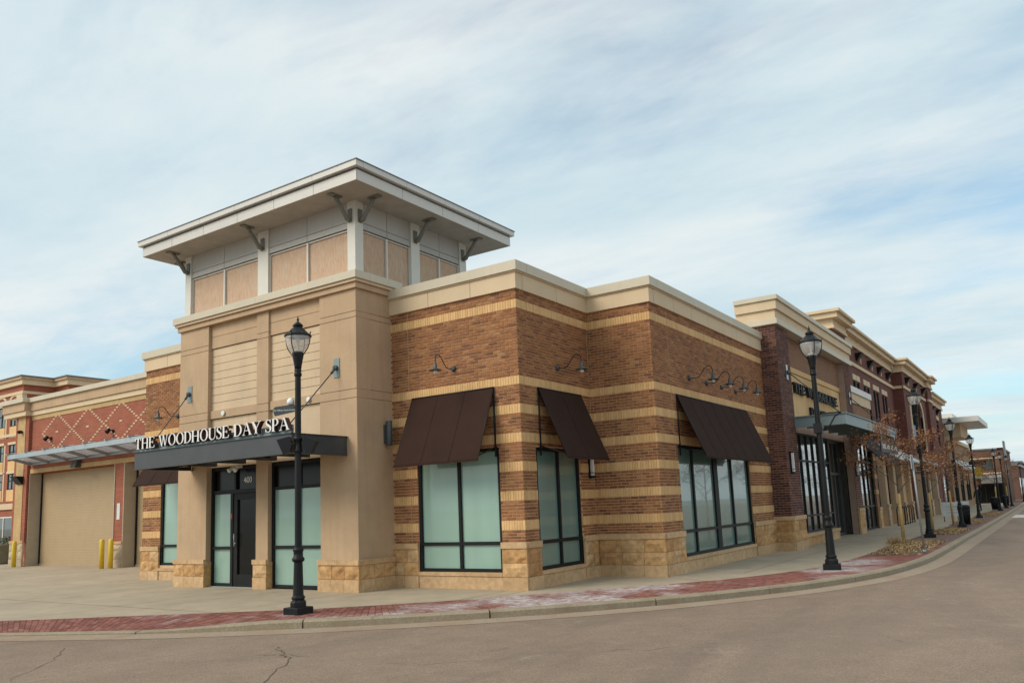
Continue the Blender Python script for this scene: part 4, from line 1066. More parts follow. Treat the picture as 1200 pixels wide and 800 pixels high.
# arched head: spandrels
ca = (arch[0]+arch[1])/2; ra = (arch[1]-arch[0])/2; na = 14; zspring = 6.2; rz_ = 1.0
for i in range(na):
    a0, a1 = math.pi*i/na, math.pi*(i+1)/na
    u_a, u_b = ca+ra*math.cos(a0), ca+ra*math.cos(a1); z_a, z_b = zspring+rz_*math.sin(a0), zspring+rz_*math.sin(a1)
    mb.hexa([ts.P(u_b, z_b, -.5), ts.P(u_a, z_a, -.5), ts.P(u_a, z_a, 0), ts.P(u_b, z_b, 0), ts.P(u_b, 7.4, -.5), ts.P(u_a, 7.4, -.5), ts.P(u_a, 7.4, 0), ts.P(u_b, 7.4, 0)])
wall(mb, ts, 0, TL, 0, 3.8, [(1.2, 3.6, .0, 3.2), (5.4, 7.8, 0, 3.2)], d0=-.5)
mb2 = MB()
part('tower_wall', mb, 'masonry_maroon', red)
mb = MB(); wbox(mb, Fr(2.0, 36.8, -1, 0, 0, -1), .5, .62, 0, 8.35, -.4, .0); part('tower_return', mb, 'masonry_maroon', red)
# arch trim
for i in range(na):
    a0, a1 = math.pi*i/na, math.pi*(i+1)/na; mb = MB(); R_ = lambda r_, a_: (ca+(ra+r_)*math.cos(a_), zspring+(rz_+r_)*math.sin(a_))
    p0, p1, p2, p3 = R_(0, a0), R_(.34, a0), R_(.34, a1), R_(0, a1)
    mb.hexa([ts.P(*q, -.1) for q in (p0, p1, p2, p3)]+[ts.P(*q, .05) for q in (p0, p1, p2, p3)]); part('arch_stone', mb, 'fascia_cream', red)
for uu in (arch[0]-.34, arch[1]): mb = MB(); wbox(mb, ts, uu, uu+.34, 4.0, zspring, -.1, .05); part('arch_jamb', mb, 'fascia_cream', red)
mb = MB(); wbox(mb, ts, arch[0], arch[1], 3.8, 7.3, -.42, -.38); aw_ = part('arched_window', mb, 'glass_street', red)
mb = MB()
for k in range(1, 5): wbox(mb, ts, arch[0]+k*1.0-.03, arch[0]+k*1.0+.03, 3.8, 7.2, -.375, -.33)
for zz in (4.7, 5.6, 6.2): wbox(mb, ts, arch[0], arch[1], zz, zz+.06, -.374, -.335)
part('window_bars', mb, 'black_metal', aw_)
mb = MB(); wbox(mb, ts, 3.0, 6.2, 4.3, 5.6, -.32, -.30); part('window_poster', mb, 'sign_blue', red)
for (a_, b_) in ((1.2, 3.6), (5.4, 7.8)): window(ts, a_, b_, 0.02, 3.2, red, vm=((a_+b_)/2,), hz=(2.4,), mat='glass_street', d=-.2)
EP = Fr(2.2, 46.0, 0, 1, 1, 0)
mb = MB(); wbox(mb, EP, 0, 2, 0, 8.35, -.7, 0); part('end_pier', mb, 'masonry_maroon', red)
LS = Fr(1.9, 48.0, 0, 1, 1, 0)
ow = [(1.0, 2.2, 4.6, 6.6), (4.0, 5.2, 4.6, 6.6), (.8, 3.2, .2, 3.2), (4.2, 6.6, .2, 3.2)]
mb = MB(); wall(mb, LS, 0, 8.0, 0, 7.9, ow); part('far_wall', mb, 'masonry_maroon', red)
for w_ in ow: window(LS, *w_, red, hz=((w_[2]+w_[3])/2,), mat='glass_street')
for w_ in ow[:2]: slab(LS, w_[0]-.1, w_[1]+.1, 6.61, 6.9, -.1, .06, red, 'fascia_cream', 'lintel', 0)
stp2 = [(0, .13, .10), (.135, .40, .06), (.405, .62, .30), (.625, .74, .42)]
sm2 = ['fascia_cream']*4
for F, a_, b_, e0, e1, z in ((CP, 0.001, 2.4, 1, 1, 8.35), (RM, 2.4, 15.79, 0, 0, 8.35), (ts, 0, TL, 1, 0, 8.35), (EP, 0, 2, 1, 1, 8.35), (LS, .3, 8.0, 0, 1, 7.55)):
    stepc(F, a_, b_, e0, e1, z, red, stp2, sm2)
stepc(Fr(1.72, 21.0, -1, 0, 0, -1), .4, 6, 0, 0, 8.35, red, stp2, sm2)
mb = MB(); wbox(mb, Fr(1.72, 21.0, -1, 0, 0, -1), 0.001, 6, 5.0, 8.35, -.4, -.01); part('side_wall', mb, 'masonry_maroon', red)
stc = MB()
wbox(stc, RM, 0, 15.8, 7.40, 7.56, -.05, .07); wbox(stc, ts, -.07, TL, 7.40, 7.56, -.05, .07); wbox(stc, Fr(2.0, 36.8, -1, 0, 0, -1), 0.002, .48, 7.402, 7.558, -.05, .07); wbox(stc, EP, -.07, 2.07, 7.40, 7.56, -.05, .07)
part('string_course', stc, 'fascia_cream', red)
mb = MB(); mb.box(-10, 1.33, 21.4, 47.5, 0, 9.0); part('building_mass', mb, 'roofing', red)
mb = MB(); mb.box(-10, 1.33, 47.5, 55.6, 0, 8.2); part('building_mass', mb, 'roofing', red)
k = 0
UPL = ['black wedge uplight nearest the near end of the maroon building', 'second black wedge uplight from the near end of the flat maroon wall', 'middle black wedge uplight of the flat maroon wall', 'fourth black wedge uplight, before the projecting maroon tower', 'last black wedge uplight before the projecting maroon tower', 'black wedge uplight left of the arched window', 'black wedge uplight straight above the arched window', 'black wedge uplight right of the arched window', 'black wedge uplight above the first small window of the far maroon section', 'black wedge uplight above the second small window of the far maroon section']
for (F, us_) in ((RM, (3.0, 5.9, 8.8, 11.4, 14.0)), (ts, (1.2, 4.5, 7.9)), (LS, (1.6, 4.6))):
    for uu in us_:
        z = 7.95 if F is not LS else 7.2
        c_ = F.P(uu, z, 0)
        th = thing('uplight', c_, UPL[k], 'wall lamp', 'wedge uplights under the maroon building cornice'); k += 1
        mb = MB(); mb.prism([F.P(uu-.22, z+.18, .0), F.P(uu-.22, z+.18, .34), F.P(uu-.10, z-.18, .04), F.P(uu-.10, z-.18, 0)], Vector(F.P(uu+.22, 0, 0))-Vector(F.P(uu-.22, 0, 0)))
        part('housing', mb, 'black_metal', th)
        slab(F, uu+.9, uu+1.02, 7.75 if F is not LS else 7.0, 8.2 if F is not LS else 7.45, 0, .04, red, 'fascia_cream', 'accent_strip', 0)
# stone piers at street level
for yy in (28.1, 30.6, 33.1, 35.7):
    G = Fr(1.95, yy, 0, 1, 1, 0); mb = MB(); wbox(mb, G, 0, .55, 0, 3.6, -.3, 0); part('street_pier', mb, 'stucco_tan', red); stonebase(G, 0, .55, red, mat='stone_pale', zt=(0, .3, .6, .9, 1.0))
for yy in (38.0, 41.0, 44.5):
    G = Fr(2.3, yy, 0, 1, 1, 0); mb = MB(); wbox(mb, G, 0, .6, 0, 3.6, -.3, 0); part('street_pier', mb, 'stucco_tan', red); stonebase(G, 0, .6, red, mat='stone_pale', zt=(0, .3, .6, .9, 1.0))
mb = MB()
for yy in (28.5, 31.0, 33.4, 38.4, 41.5): mb.hexa([(1.75, yy, 3.7), (1.75, yy+2.0, 3.7), (2.75, yy+2.0, 3.0), (2.75, yy, 3.0), (1.75, yy, 3.75), (1.75, yy+2, 3.75), (2.78, yy+2, 3.05), (2.78, yy, 3.05)])
part('striped_awnings', mb, 'white_board', red)
# ================================================================== TAN CORNER BUILDING WITH FLAT ROOF (far)
tan = thing('flat_roof_building', (0, 62, 0), 'far tan building under a wide flat overhanging roof', 'building')
TB = Fr(2.0, 57.0, -1, 0, 0, -1); TB2 = Fr(2.0, 57.0, 0, 1, 1, 0)
mb = MB(); wall(mb, TB, 0, 6, 0, 5.3, d0=-.4); wall(mb, TB2, .4, 18, 0, 5.3, [(1, 4, .5, 3), (6, 9, .5, 3), (11, 15, .5, 3)], d0=-.4); part('wall', mb, 'stone_brown', tan)
mb = MB(); wbox(mb, TB, -.15, 6, 5.3, 5.6, -.4, .15); wbox(mb, TB2, 0, 18, 5.3, 5.6, -.4, .15); part('cornice', mb, 'fascia_cream', tan)
mb = MB(); wbox(mb, TB, .001, 6, .02, .95, -.1, .05); part('brick_base', mb, 'masonry_red', tan)
mb = MB(); mb.box(-3, 2.9, 57.6, 64, 5.6, 6.6); part('upper_storey', mb, 'stucco_pale', tan)
mb = MB(); mb.box(-5, 4.3, 56.2, 66, 6.6, 7.0); part('roof', mb, 'panel_silver', tan)
mb = MB(); mb.box(-3.5, 2.4, 58.5, 64, 7.0, 7.5); part('roof_curb', mb, 'panel_silver', tan)
for w_ in ((1, 4), (6, 9), (11, 15)):
    window(TB2, w_[0], w_[1], .5, 3.0, tan, vm=((w_[0]+w_[1])/2,), mat='glass_street')
    mb = MB(); P = TB2.P; mb.hexa([P(w_[0]-.2, 3.9, .02), P(w_[1]+.2, 3.9, .02), P(w_[1]+.2, 3.0, .9), P(w_[0]-.2, 3.0, .9), P(w_[0]-.2, 3.95, .02), P(w_[1]+.2, 3.95, .02), P(w_[1]+.2, 3.05, .95), P(w_[0]-.2, 3.05, .95)]); part('awning', mb, 'white_board', tan)
# brown brick block and the row beyond
far = thing('umber_brick_building', (2, 84, 0), 'dark umber brick block with blank side wall at the far end of the street', 'building')
UB = Fr(4.55, 80, -1, 0, 0, -1); UB2 = Fr(4.55, 80, 0, 1, 1, 0)
ow = [(1.0, 2.0, 3.3, 4.3), (2.6, 3.6, 3.3, 4.3)]
mb = MB(); wall(mb, UB, 0, 9, 0, 5.3, ow, d0=-.4); wall(mb, UB2, .4, 14, 0, 5.3, d0=-.4); part('wall', mb, 'masonry_umber', far)
for w_ in ow: window(UB, *w_, far, mat='glass_street')
window(UB, .4, 2.6, .02, 1.9, far, vm=(1.1, 1.9), mat='glass_dark', d=.08)
window(UB, 4.2, 6.4, .02, 1.9, far, vm=(5.0,), mat='glass_dark', d=.08)
mb = MB(); wbox(mb, UB, 0, 9, 5.3, 5.45, -.5, .1); wbox(mb, UB2, -.1, 14, 5.31, 5.46, -.5, .1); mb.box(4.6, 4.75, 79.8, 81.5, 2.6, 6.1); part('parapet', mb, 'roof_edge', far)
mb = MB(); wbox(mb, UB, .3, 8.8, 2.9, 3.05, 0, .06); wbox(mb, UB, .3, 8.8, 4.45, 4.52, 0, .05); part('cream_band', mb, 'fascia_cream', far)
mb = MB(); wbox(mb, UB, .4, 2.2, 2.0, 2.8, 0, .08); part('shop_sign', mb, 'white_board', far)
mb = MB(); mb.box(1.8, 4.2, 75, 79.8, 2.5, 2.75); part('canopy', mb, 'white_board', far)
for i, (x_, y0_, y1_, h, mt, lb) in enumerate(((4.9, 100, 124, 4.0, 'masonry_umber', 'low umber brick shop beyond the blank brick block'), (4.6, 125, 150, 4.9, 'masonry_umber', 'middle dark brick shop of the distant row'), (3.4, 152, 185, 4.4, 'masonry_brown', 'last brown shop at the vanishing end of the street'))):
    th = thing('far_shop', (x_-3, y0_, 0), lb, 'building', 'distant shops at the street end')
    mb = MB(); mb.box(x_-9, x_, y0_, y1_, -.2, h); part('wall', mb, mt, th)
    mb = MB(); mb.box(x_-9.2, x_+.2, y0_-.2, y1_+.2, h, h+.3); part('roof', mb, 'roof_edge', th)
    for k in range(4):
        yy = y0_+1.5+k*(y1_-y0_-2)/4; mb = MB(); mb.box(x_, x_+.05, yy, yy+2.4, .4, 2.6); part('window', mb, 'glass_street', th)
th = thing('parked_car', (6.9, 96, -.13), 'white car parked at the far end of the street', 'car')
mb = MB(); mb.prism([(6.0, 94, .15), (6.0, 98.2, .15), (6.0, 98.2, .65), (6.0, 97.5, .75), (6.0, 96.8, 1.25), (6.0, 95.1, 1.25), (6.0, 94.5, .8), (6.0, 94, .7)], (1.75, 0, 0)); part('body', mb, 'letter_white', th)
mb = MB(); mb.box(6.15, 7.6, 94.55, 94.62, .82, 1.18); part('windscreen', mb, 'glass_dark', th)
for (x_, y_) in ((6.1, 94.8), (7.65, 94.8), (6.1, 97.4), (7.65, 97.4)): mb = MB(); mb.tube([(x_-.1, y_, .2), (x_+.1, y_, .2)], .33, 14); part('wheel', mb, 'trash_black', th)
# ================================================================== GARAGE BUILDING (left)
gar = thing('garage_building', (-21, 4, 0), 'red brick service building with roller doors and a cream diamond pattern', 'building')
GY = 3.40
GF = Fr(-13.24, GY, -1, 0, 0, -1)
def gu(x): return -13.24-x
gop = [(gu(-20.05), gu(-27.25)) , ]
D1 = (gu(-20.67), gu(-27.25), 0, 3.84); D2 = (0.2, gu(-20.05), 0, 3.84)
mb = MB(); wall(mb, GF, 0, gu(-27.3), 0, 6.28, [D1, D2], d0=-.55); part('wall', mb, 'masonry_red', gar)
GP = Fr(-13.24, GY-.12, -1, 0, 0, -1)
mb = MB(); wbox(mb, GP, gu(-27.3)+.0, gu(-28.45), 1.0, 6.40, -.55, 0); part('corner_pilaster', mb, 'masonry_red', gar)
mb = MB(); wbox(mb, GP, gu(-27.3)+.28, gu(-28.45)-.22, 1.0, 6.39, 0, .02); part('pilaster_panel', mb, 'masonry_cream', gar)
stonebase(GP, gu(-27.3), gu(-28.45), gar, mat='stone_pale', zt=(0, .30, .62, .95, 1.06), d=.05); stonebase(GF, gu(-20.05), gu(-20.67), gar, mat='stone_pale', zt=(0, .30, .62, .85, .95))
mb = MB(); wbox(mb, Fr(-13.24, GY-.12, -1, 0, 0, -1), gu(-28.45)-.25, gu(-28.45), 0, 6.4, -8, -.56); part('side_wall', mb, 'masonry_red', gar)
mb = MB(); wbox(mb, GF, 0, gu(-27.3), 6.11, 6.29, -.1, .02); wbox(mb, GF, .0, gu(-27.25), 3.845, 4.02, -.1, .025); part('yellow_band', mb, 'masonry_cream', gar)
run(GF, -.0, gu(-27.9), 6.30, 6.50, -.3, .07, gar, 'fascia_cream', 'cornice_stone', 2.4, .004)
run(GF, -.0, gu(-27.9), 6.505, 6.86, -.3, .13, gar, 'stucco_tan', 'fascia_panel', 2.4, .004)
run(GF, -.0, gu(-27.9), 6.865, 7.05, -.4, .22, gar, 'coping_grey', 'coping', 3.0, .003)
G2 = Fr(-13.24, GY-.25, -1, 0, 0, -1)
run(G2, gu(-27.25), gu(-29.2), 6.31, 6.51, -.6, .06, gar, 'fascia_cream', 'cornice_stone', 2.4, .004)
run(G2, gu(-27.25), gu(-29.25), 6.515, 6.87, -.6, .12, gar, 'stucco_tan', 'fascia_panel', 2.4, .004)
run(G2, gu(-27.2), gu(-29.35), 6.875, 7.06, -.6, .22, gar, 'coping_grey', 'coping', 3.0, .003)
mb = MB(); mb.box(-28.1, -13.3, GY+.5, 14, 5.9, 6.2); mb.box(-28.1, -13.2, GY+4.9, GY+5.2, 0, 5.9); part('flat_roof', mb, 'roofing', gar)
mb = MB(); mb.box(-17.8, -15.2, 8.5, 11, 6.2, 8.0); part('rooftop_box', mb, 'coping_grey', gar)
# jamb linings and doors
for (x0_, x1_) in ((-27.25, -27.22), (-20.70, -20.66), (-20.05, -20.01), (-13.45, -13.41)):
    mb = MB(); mb.box(x0_, x1_, GY-.03, GY+.55, 0, 3.84); part('door_jamb', mb, 'jamb_concrete', gar)
for (x0_, x1_) in ((-27.22, -20.70), (-20.01, -13.45)):
    for xa in (x0_, x1_-.10):
        mb = MB(); mb.box(xa, xa+.10, GY+.44, GY+.52, 0, 3.84); part('door_track', mb, 'black_metal', gar)
    mb = MB(); n = 34
    for k in range(n):
        z0_ = .03+k*3.8/n; z1_ = z0_+3.8/n
        for (a_, b_, da, db) in ((z0_, z0_+(z1_-z0_)*.85, .47, .468), (z0_+(z1_-z0_)*.85, z1_, .468, .4705)):
            mb.face([(x0_+.1, GY+da, a_), (x1_-.1, GY+da, a_), (x1_-.1, GY+db, b_), (x0_+.1, GY+db, b_)])
    rd = part('roller_door', mb, 'door_tan', gar)
    mb = MB(); mb.box(x0_+.1, x1_-.1, GY+.42, GY+.46, .002, .08); part('bottom_rail', mb, 'door_tan', rd)
mb = MB(); mb.box(-20.48, -20.28, GY-.02, GY, 1.75, 2.35); part('notice', mb, 'white_board', gar)
# cream diamond bricks
def lozenge(cx_, cz, hw, hh, n=8):
    out = []
    for i in range(n+1):
        t_ = i/n
        for sx in (-1, 1):
            for sz in (-1, 1): out.append((cx_+sx*hw*t_, cz+sz*hh*(1-t_)))
    return out
mb = MB(); seen = set()
for cxd in (-17.9, -19.65-.0, -22.0+.0, -24.35, -15.5):
    pass
for cxd in (-25.16, -22.78, -20.40, -18.02, -15.64):
    pts_ = lozenge(cxd, 5.45, 1.18, .73, 8)
    for (x_, z_) in pts_:
        if not (4.62 < z_ < 6.1) or x_ < -26.9 or x_ > -13.4: continue
        key = (round(x_*10), round(z_*20))
        if key in seen: continue
        seen.add(key); mb.rr = random.random(); wbox(mb, GF, gu(x_)-.07, gu(x_)+.07, z_-.026, z_+.026, -.01, .012)
    wbox(mb, GF, gu(cxd)-.095, gu(cxd)+.095, 5.42, 5.48, -.01, .018)
part('diamond_brick', mb, 'stucco_pale', gar, kind='stuff')
def spot(F, u, z, label):
    c_ = F.P(u, z, 0); th = thing('spot_lamp', c_, label, 'wall lamp')
    mb = MB(); mb.tube([F.P(u, z, 0), F.P(u, z, .04)], .07, 12); mb.tube([F.P(u, z, .04), F.P(u+.05, z+.05, .13)], .02, 8); part('mount', mb, 'black_metal', th)
    mb = MB(); mb.tube([F.P(u+.04, z+.08, .12), F.P(u+.14, z-.06, .22)], [.06, .09], 12); part('lamp_head', mb, 'black_metal', th)
spot(GF, gu(-25.6), 5.2, 'black spot lamp on the red brick wall, left end of the diamonds'); spot(GF, gu(-20.9), 5.10, 'black spot lamp on the red brick wall, right half of the diamonds')
th = thing('wedge_lamp', (-27.8, GY-.14, 3.6), 'black wedge lamp on the yellow corner pilaster of the garage', 'wall lamp')
mb = MB(); mb.prism([(-28.05, GY-.14, 3.75), (-28.05, GY-.46, 3.75), (-28.05, GY-.2, 3.42), (-28.05, GY-.14, 3.42)], (.5, 0, 0)); part('housing', mb, 'black_metal', th)
th = thing('security_camera', (-27.85, GY-.14, 5.6), 'small black dome camera high on the yellow pilaster', 'camera')
mb = MB(); mb.tube([(-27.85, GY-.14, 5.65), (-27.85, GY-.22, 5.65)], .06, 10); mb.lathe([(.09, .06), (.09, 0), (.06, -.06), (.02, -.08)], -27.85, GY-.26, 5.65, 12); part('dome', mb, 'black_metal', th)
th = thing('door_lamp', (-24, GY, 4.0), 'grey box floodlight on the yellow band above the roller door', 'wall lamp')
mb = MB(); mb.hexa([(-23.55, GY-.03, 3.86), (-23.15, GY-.03, 3.86), (-23.15, GY-.26, 3.86), (-23.55, GY-.26, 3.86), (-23.55, GY-.03, 4.13), (-23.15, GY-.03, 4.13), (-23.15, GY-.18, 4.13), (-23.55, GY-.18, 4.13)]); part('housing', mb, 'fixture_grey', th)
# louvred canopy
gc = thing('louvre_canopy', (-20, 2.9, 4.1), 'pale steel louvred canopy over the roller doors', 'canopy')
mb = MB(); mb.box(-27.15, -13.5, 2.42, 2.50, 4.40, 4.58); part('front_beam', mb, 'steel_light', gc)
mb = MB(); mb.box(-27.15, -13.5, GY-.08, GY-.01, 4.18, 4.30); part('rear_beam', mb, 'steel_light', gc)
x_ = -27.1
while x_ < -13.5:
    mb = MB(); mb.hexa([(x_-.03, 2.5, 4.38), (x_+.03, 2.5, 4.38), (x_+.03, GY-.08, 4.17), (x_-.03, GY-.08, 4.17), (x_-.03, 2.5, 4.5), (x_+.03, 2.5, 4.5), (x_+.03, GY-.08, 4.29), (x_-.03, GY-.08, 4.29)]); part('rafter', mb, 'steel_light', gc)
    mb = MB(); mb.box(x_-.04, x_+.04, 2.34, 2.62, 4.585, 4.64); mb.tube([(x_, 2.62, 4.66), (x_, GY, 4.62)], .02, 6); part('outrigger', mb, 'steel_light', gc)
    x_ += 1.5
for k in range(7):
    mb = MB(); yy = 2.56+k*.115; zz = 4.47-k*.028; mb.hexa([(-27.1, yy, zz-.03), (-13.5, yy, zz-.03), (-13.5, yy+.09, zz+.02), (-27.1, yy+.09, zz+.02), (-27.1, yy, zz-.02), (-13.5, yy, zz-.02), (-13.5, yy+.09, zz+.03), (-27.1, yy+.09, zz+.03)]); part('louvre', mb, 'steel_light', gc)
for (x_, y_, lb) in ((-29.0, 3.99, 'yellow bollard beside the stone corner of the garage'), (-20.50, 2.88, 'left one of the two yellow bollards standing together by the roller door pier'), (-20.22, 3.06, 'right one of the two yellow bollards standing together by the roller door pier')):
    if x_ < -28: x_, y_ = -27.35, 2.95
    mb = MB(); mb.lathe([(.085, 0), (.085, 1.0), (.07, 1.04), (.03, 1.06)], x_, y_, 0, 14); single('bollard', mb, 'yellow_paint', (x_, y_, 0), lb, 'bollard', 'yellow bollards by the roller doors')
th = thing('planter', (-31.6, 4.6, 0), 'olive round planter with a low shrub at the left edge', 'planter')
mb = MB(); mb.lathe([(.62, 0), (.70, .1), (.85, .78), (.92, .82), (.92, .9), (.80, .9), (.78, .84)], -31.7, 4.5, 0, 20); part('pot', mb, 'planter_olive', th)
mb = MB()
rnd = random.Random(5)
def leafquad(mb, c_, s_, rnd):
    a_ = Vector((rnd.gauss(0, 1), rnd.gauss(0, 1), rnd.gauss(0, 1))).normalized(); b_ = a_.orthogonal().normalized(); c2 = Vector(c_)
    b_ = (b_*math.cos(rnd.random()*6)+a_.cross(b_)*math.sin(rnd.random()*6)).normalized(); w_ = a_.cross(b_)
    mb.rr = rnd.random(); mb.face([c2-b_*s_, c2+w_*s_*.55, c2+b_*s_, c2-w_*s_*.55])
for k in range(500):
    a_ = rnd.random()*6.28; r_ = math.sqrt(rnd.random())*.75; leafquad(mb, (-31.7+r_*math.cos(a_), 4.5+r_*math.sin(a_), .88+rnd.random()*.38*(1-r_*.7)), .05, rnd)
part('shrub', mb, 'shrub_green', th, kind='stuff')
# ================================================================== HOTEL BLOCK (far left)
ht = thing('red_block_building', (-66, 24, 0), 'four-storey red and cream block behind the garage at the left edge', 'building')
HFm = Fr(-65.3, 20.0, -1, 0, 0, -1)
hw = []
for zc_ in (11.2, 8.3+.4, 5.9+.0, 2.9):
    pass
rows = [(9.6, 11.8), (6.9, 8.8), (4.2, 5.9)]
for (za, zb_) in ((10.45, 12.3), (7.4, 8.85), (4.9, 6.3)):
    for k in range(4): hw.append((.75+k*2.4, 2.15+k*2.4, za, zb_))
mb = MB(); wall(mb, HFm, 0, 12, 0, 14.0, hw+[(.6, 11, .2, 2.6)], d0=-.5); mb.box(-76, -65.3, 20.5, 22.7, 0, 14.0); mb.box(-74, -63.0, 22.7, 40, 0, 14.0); part('wall', mb, 'masonry_red', ht)
for w_ in hw:
    window(HFm, *w_, ht, vm=((w_[0]+w_[1])/2,), hz=(w_[2]+.55*(w_[3]-w_[2]),), mat='glass_street', fw_=.08)
    slab(HFm, w_[0]-.15, w_[1]+.15, w_[3], w_[3]+.22, -.1, .06, ht, 'fascia_cream', 'lintel', 0)
    slab(HFm, w_[0]-.05, w_[1]+.05, w_[2]-1.0, w_[2], -.05, .03, ht, 'cream_brick', 'spandrel', 0)
    slab(HFm, w_[0]-.42, w_[0]-.2, w_[2]-1.0, w_[3], -.05, .04, ht, 'stucco_pale', 'pilaster_strip', 0)
for k in range(4):     # blind arches over the top windows
    cu_ = 1.45+k*2.4; mb = MB()
    for i in range(8):
        a0, a1 = math.pi*i/8, math.pi*(i+1)/8; q = [(cu_+r_*math.cos(a_), 12.55+r_*.75*math.sin(a_)) for r_, a_ in ((.75, a0), (1.0, a0), (1.0, a1), (.75, a1))]
        mb.hexa([HFm.P(*p_, -.05) for p_ in q]+[HFm.P(*p_, .07) for p_ in q])
    part('blind_arch', mb, 'fascia_cream', ht)
window(HFm, .6, 11, .2, 2.6, ht, vm=(2.6, 4.6, 6.6, 8.6), mat='glass_street', fw_=.12, framemat='column_white')
for (F, a_, b_, e0) in ((HFm, 0, 12, 1), (Fr(-65.3, 20, 0, 1, 1, 0), .4, 2.7, 0), (Fr(-63, 22.7, -1, 0, 0, -1), 0, 2.1, 1), (Fr(-63, 22.7, 0, 1, 1, 0), .4, 17, 0)):
    for (za, zb_, dd, mt) in ((13.2, 13.45, .12, 'fascia_cream'), (14.0, 14.45, .25, 'fascia_cream'), (14.45, 14.68, .40, 'stucco_tan'), (14.68, 14.78, .48, 'roof_edge'), (9.55, 9.8, .1, 'fascia_cream'), (3.2, 3.7, .15, 'stucco_pale')):
        if zb_ < 13 and F is not HFm: continue
        mb = MB(); wbox(mb, F, a_-e0*dd, b_, za, zb_, -.4, dd); part('cornice_band', mb, mt, ht)
mb = MB(); wbox(mb, HFm, -.02, 1.0, 12.0, 13.2, -.3, .10); part('corbel', mb, 'fascia_cream', ht)
# ================================================================== STREET LAMPS
def lamp_post():
    th = bpy.data.objects.new('street_lamp', None); COL.objects.link(th)
    mb = MB(); r2 = math.sqrt(2)
    mb.lathe([(.17*r2, 0), (.17*r2, .105), (.16*r2, .115)], seg=4, rot=math.pi/4, smooth=False)
    mb.lathe([(.135, .115), (.135, .19), (.12, .215), (.10, .235), (.115, .25), (.115, .275), (.095, .30)], seg=8, smooth=False, rot=math.pi/8)
    mb.lathe([(.088, .30), (.072, .84)], seg=12, smooth=False)
    mb.lathe([(.072, .84), (.10, .86), (.105, .90), (.085, .925), (.078, .93), (.078, 1.01), (.09, 1.03), (.085, 1.065), (.06, 1.09)], seg=16)
    part('base', mb, 'black_metal', th)
    mb = MB(); mb.lathe([(.059, 1.09), (.050, 3.98)], seg=12, smooth=False); mb.lathe([(.05, 3.98), (.066, 3.99), (.066, 4.03), (.054, 4.05), (.062, 4.08), (.057, 4.11)], seg=12); part('pole', mb, 'black_metal', th)
    mb = MB(); mb.lathe([(.057, 4.11), (.062, 4.16), (.088, 4.30), (.098, 4.36), (.10, 4.39), (.09, 4.40), (.05, 4.405)], seg=14); part('lamp_holder', mb, 'black_metal', th)
    mb = MB(); mb.lathe([(.10, 4.395), (.15, 4.45), (.19, 4.53), (.212, 4.62), (.217, 4.68), (.21, 4.685)], seg=20); lg = part('glass_globe', mb, 'lamp_glass', th)
    mb = MB(); mb.lathe([(.03, 4.40), (.035, 4.43), (.03, 4.46), (.018, 4.47), (.018, 4.56), (.028, 4.58), (.035, 4.63), (.02, 4.67)], seg=10); mb.lathe([(.085, 4.405), (.085, 4.44), (.06, 4.45)], seg=14); part('bulb', mb, 'lens_white', th)
    mb = MB()
    for k in range(4):
        a_ = math.pi/4*2*k+.35; c_, s_ = math.cos(a_), math.sin(a_)
        mb.tube([(c_*r_, s_*r_, z_) for r_, z_ in ((.235, 4.74), (.235, 4.66), (.222, 4.56), (.19, 4.47), (.13, 4.385), (.09, 4.34))], .0085, 6)
        mb.tube([(c_*r_, s_*r_, z_) for r_, z_ in ((.235, 4.73), (.245, 4.755))], [.014, .006], 6)
    part('cage_rib', mb, 'black_metal', th)
    mb = MB(); mb.lathe([(.222, 4.675), (.232, 4.68), (.235, 4.70), (.20, 4.73), (.185, 4.735), (.16, 4.765), (.15, 4.77), (.11, 4.82), (.08, 4.845), (.072, 4.85), (.078, 4.865), (.095, 4.87), (.07, 4.905), (.03, 4.94), (.014, 4.95), (.014, 4.965), (.024, 4.98), (.014, 5.0), (.004, 5.05)], seg=20); part('cap', mb, 'black_metal', th)
    return th
lamp = lamp_post()
L_ = [((-1.953, -3.958), 1.0, 'black street lamp with speakers and name sign in front of the spa entrance'), ((4.489, 5.025), 1.055, 'black street lamp standing in front of the dark brick pier'), ((4.90, 17.38), 1.03, 'third black street lamp along the kerb, beside the leaning grey pole'),
      ((5.18, 25.2), .92, 'black street lamp next to the nearest litter bin'), ((5.02, 36.3), .90, 'black street lamp in front of the far tan building'), ((5.30, 50.0), .84, 'first of the three lamps lined up before the umber brick block'), ((5.32, 57.0), .84, 'middle of the three lamps lined up before the umber brick block'), ((5.40, 64.0), .84, 'farthest of the three lamps lined up before the umber brick block'), ((5.72, 82.0), .80, 'tiny last street lamp at the end of the row')]
for i, ((x_, y_), s_, lb) in enumerate(L_):
    o = lamp if i == 0 else copy_tree(lamp)
    o.location = (x_, y_, 0); o.scale = (1, 1, 1) if s_ == 1 else (s_, s_, s_); o.rotation_euler = (0, 0, .55 if i == 0 else .2)
    o['label'] = lb; o['category'] = 'street lamp'; o['group'] = 'black lantern street lamps along the kerb'
lamp.rotation_euler = (0, 0, .0)
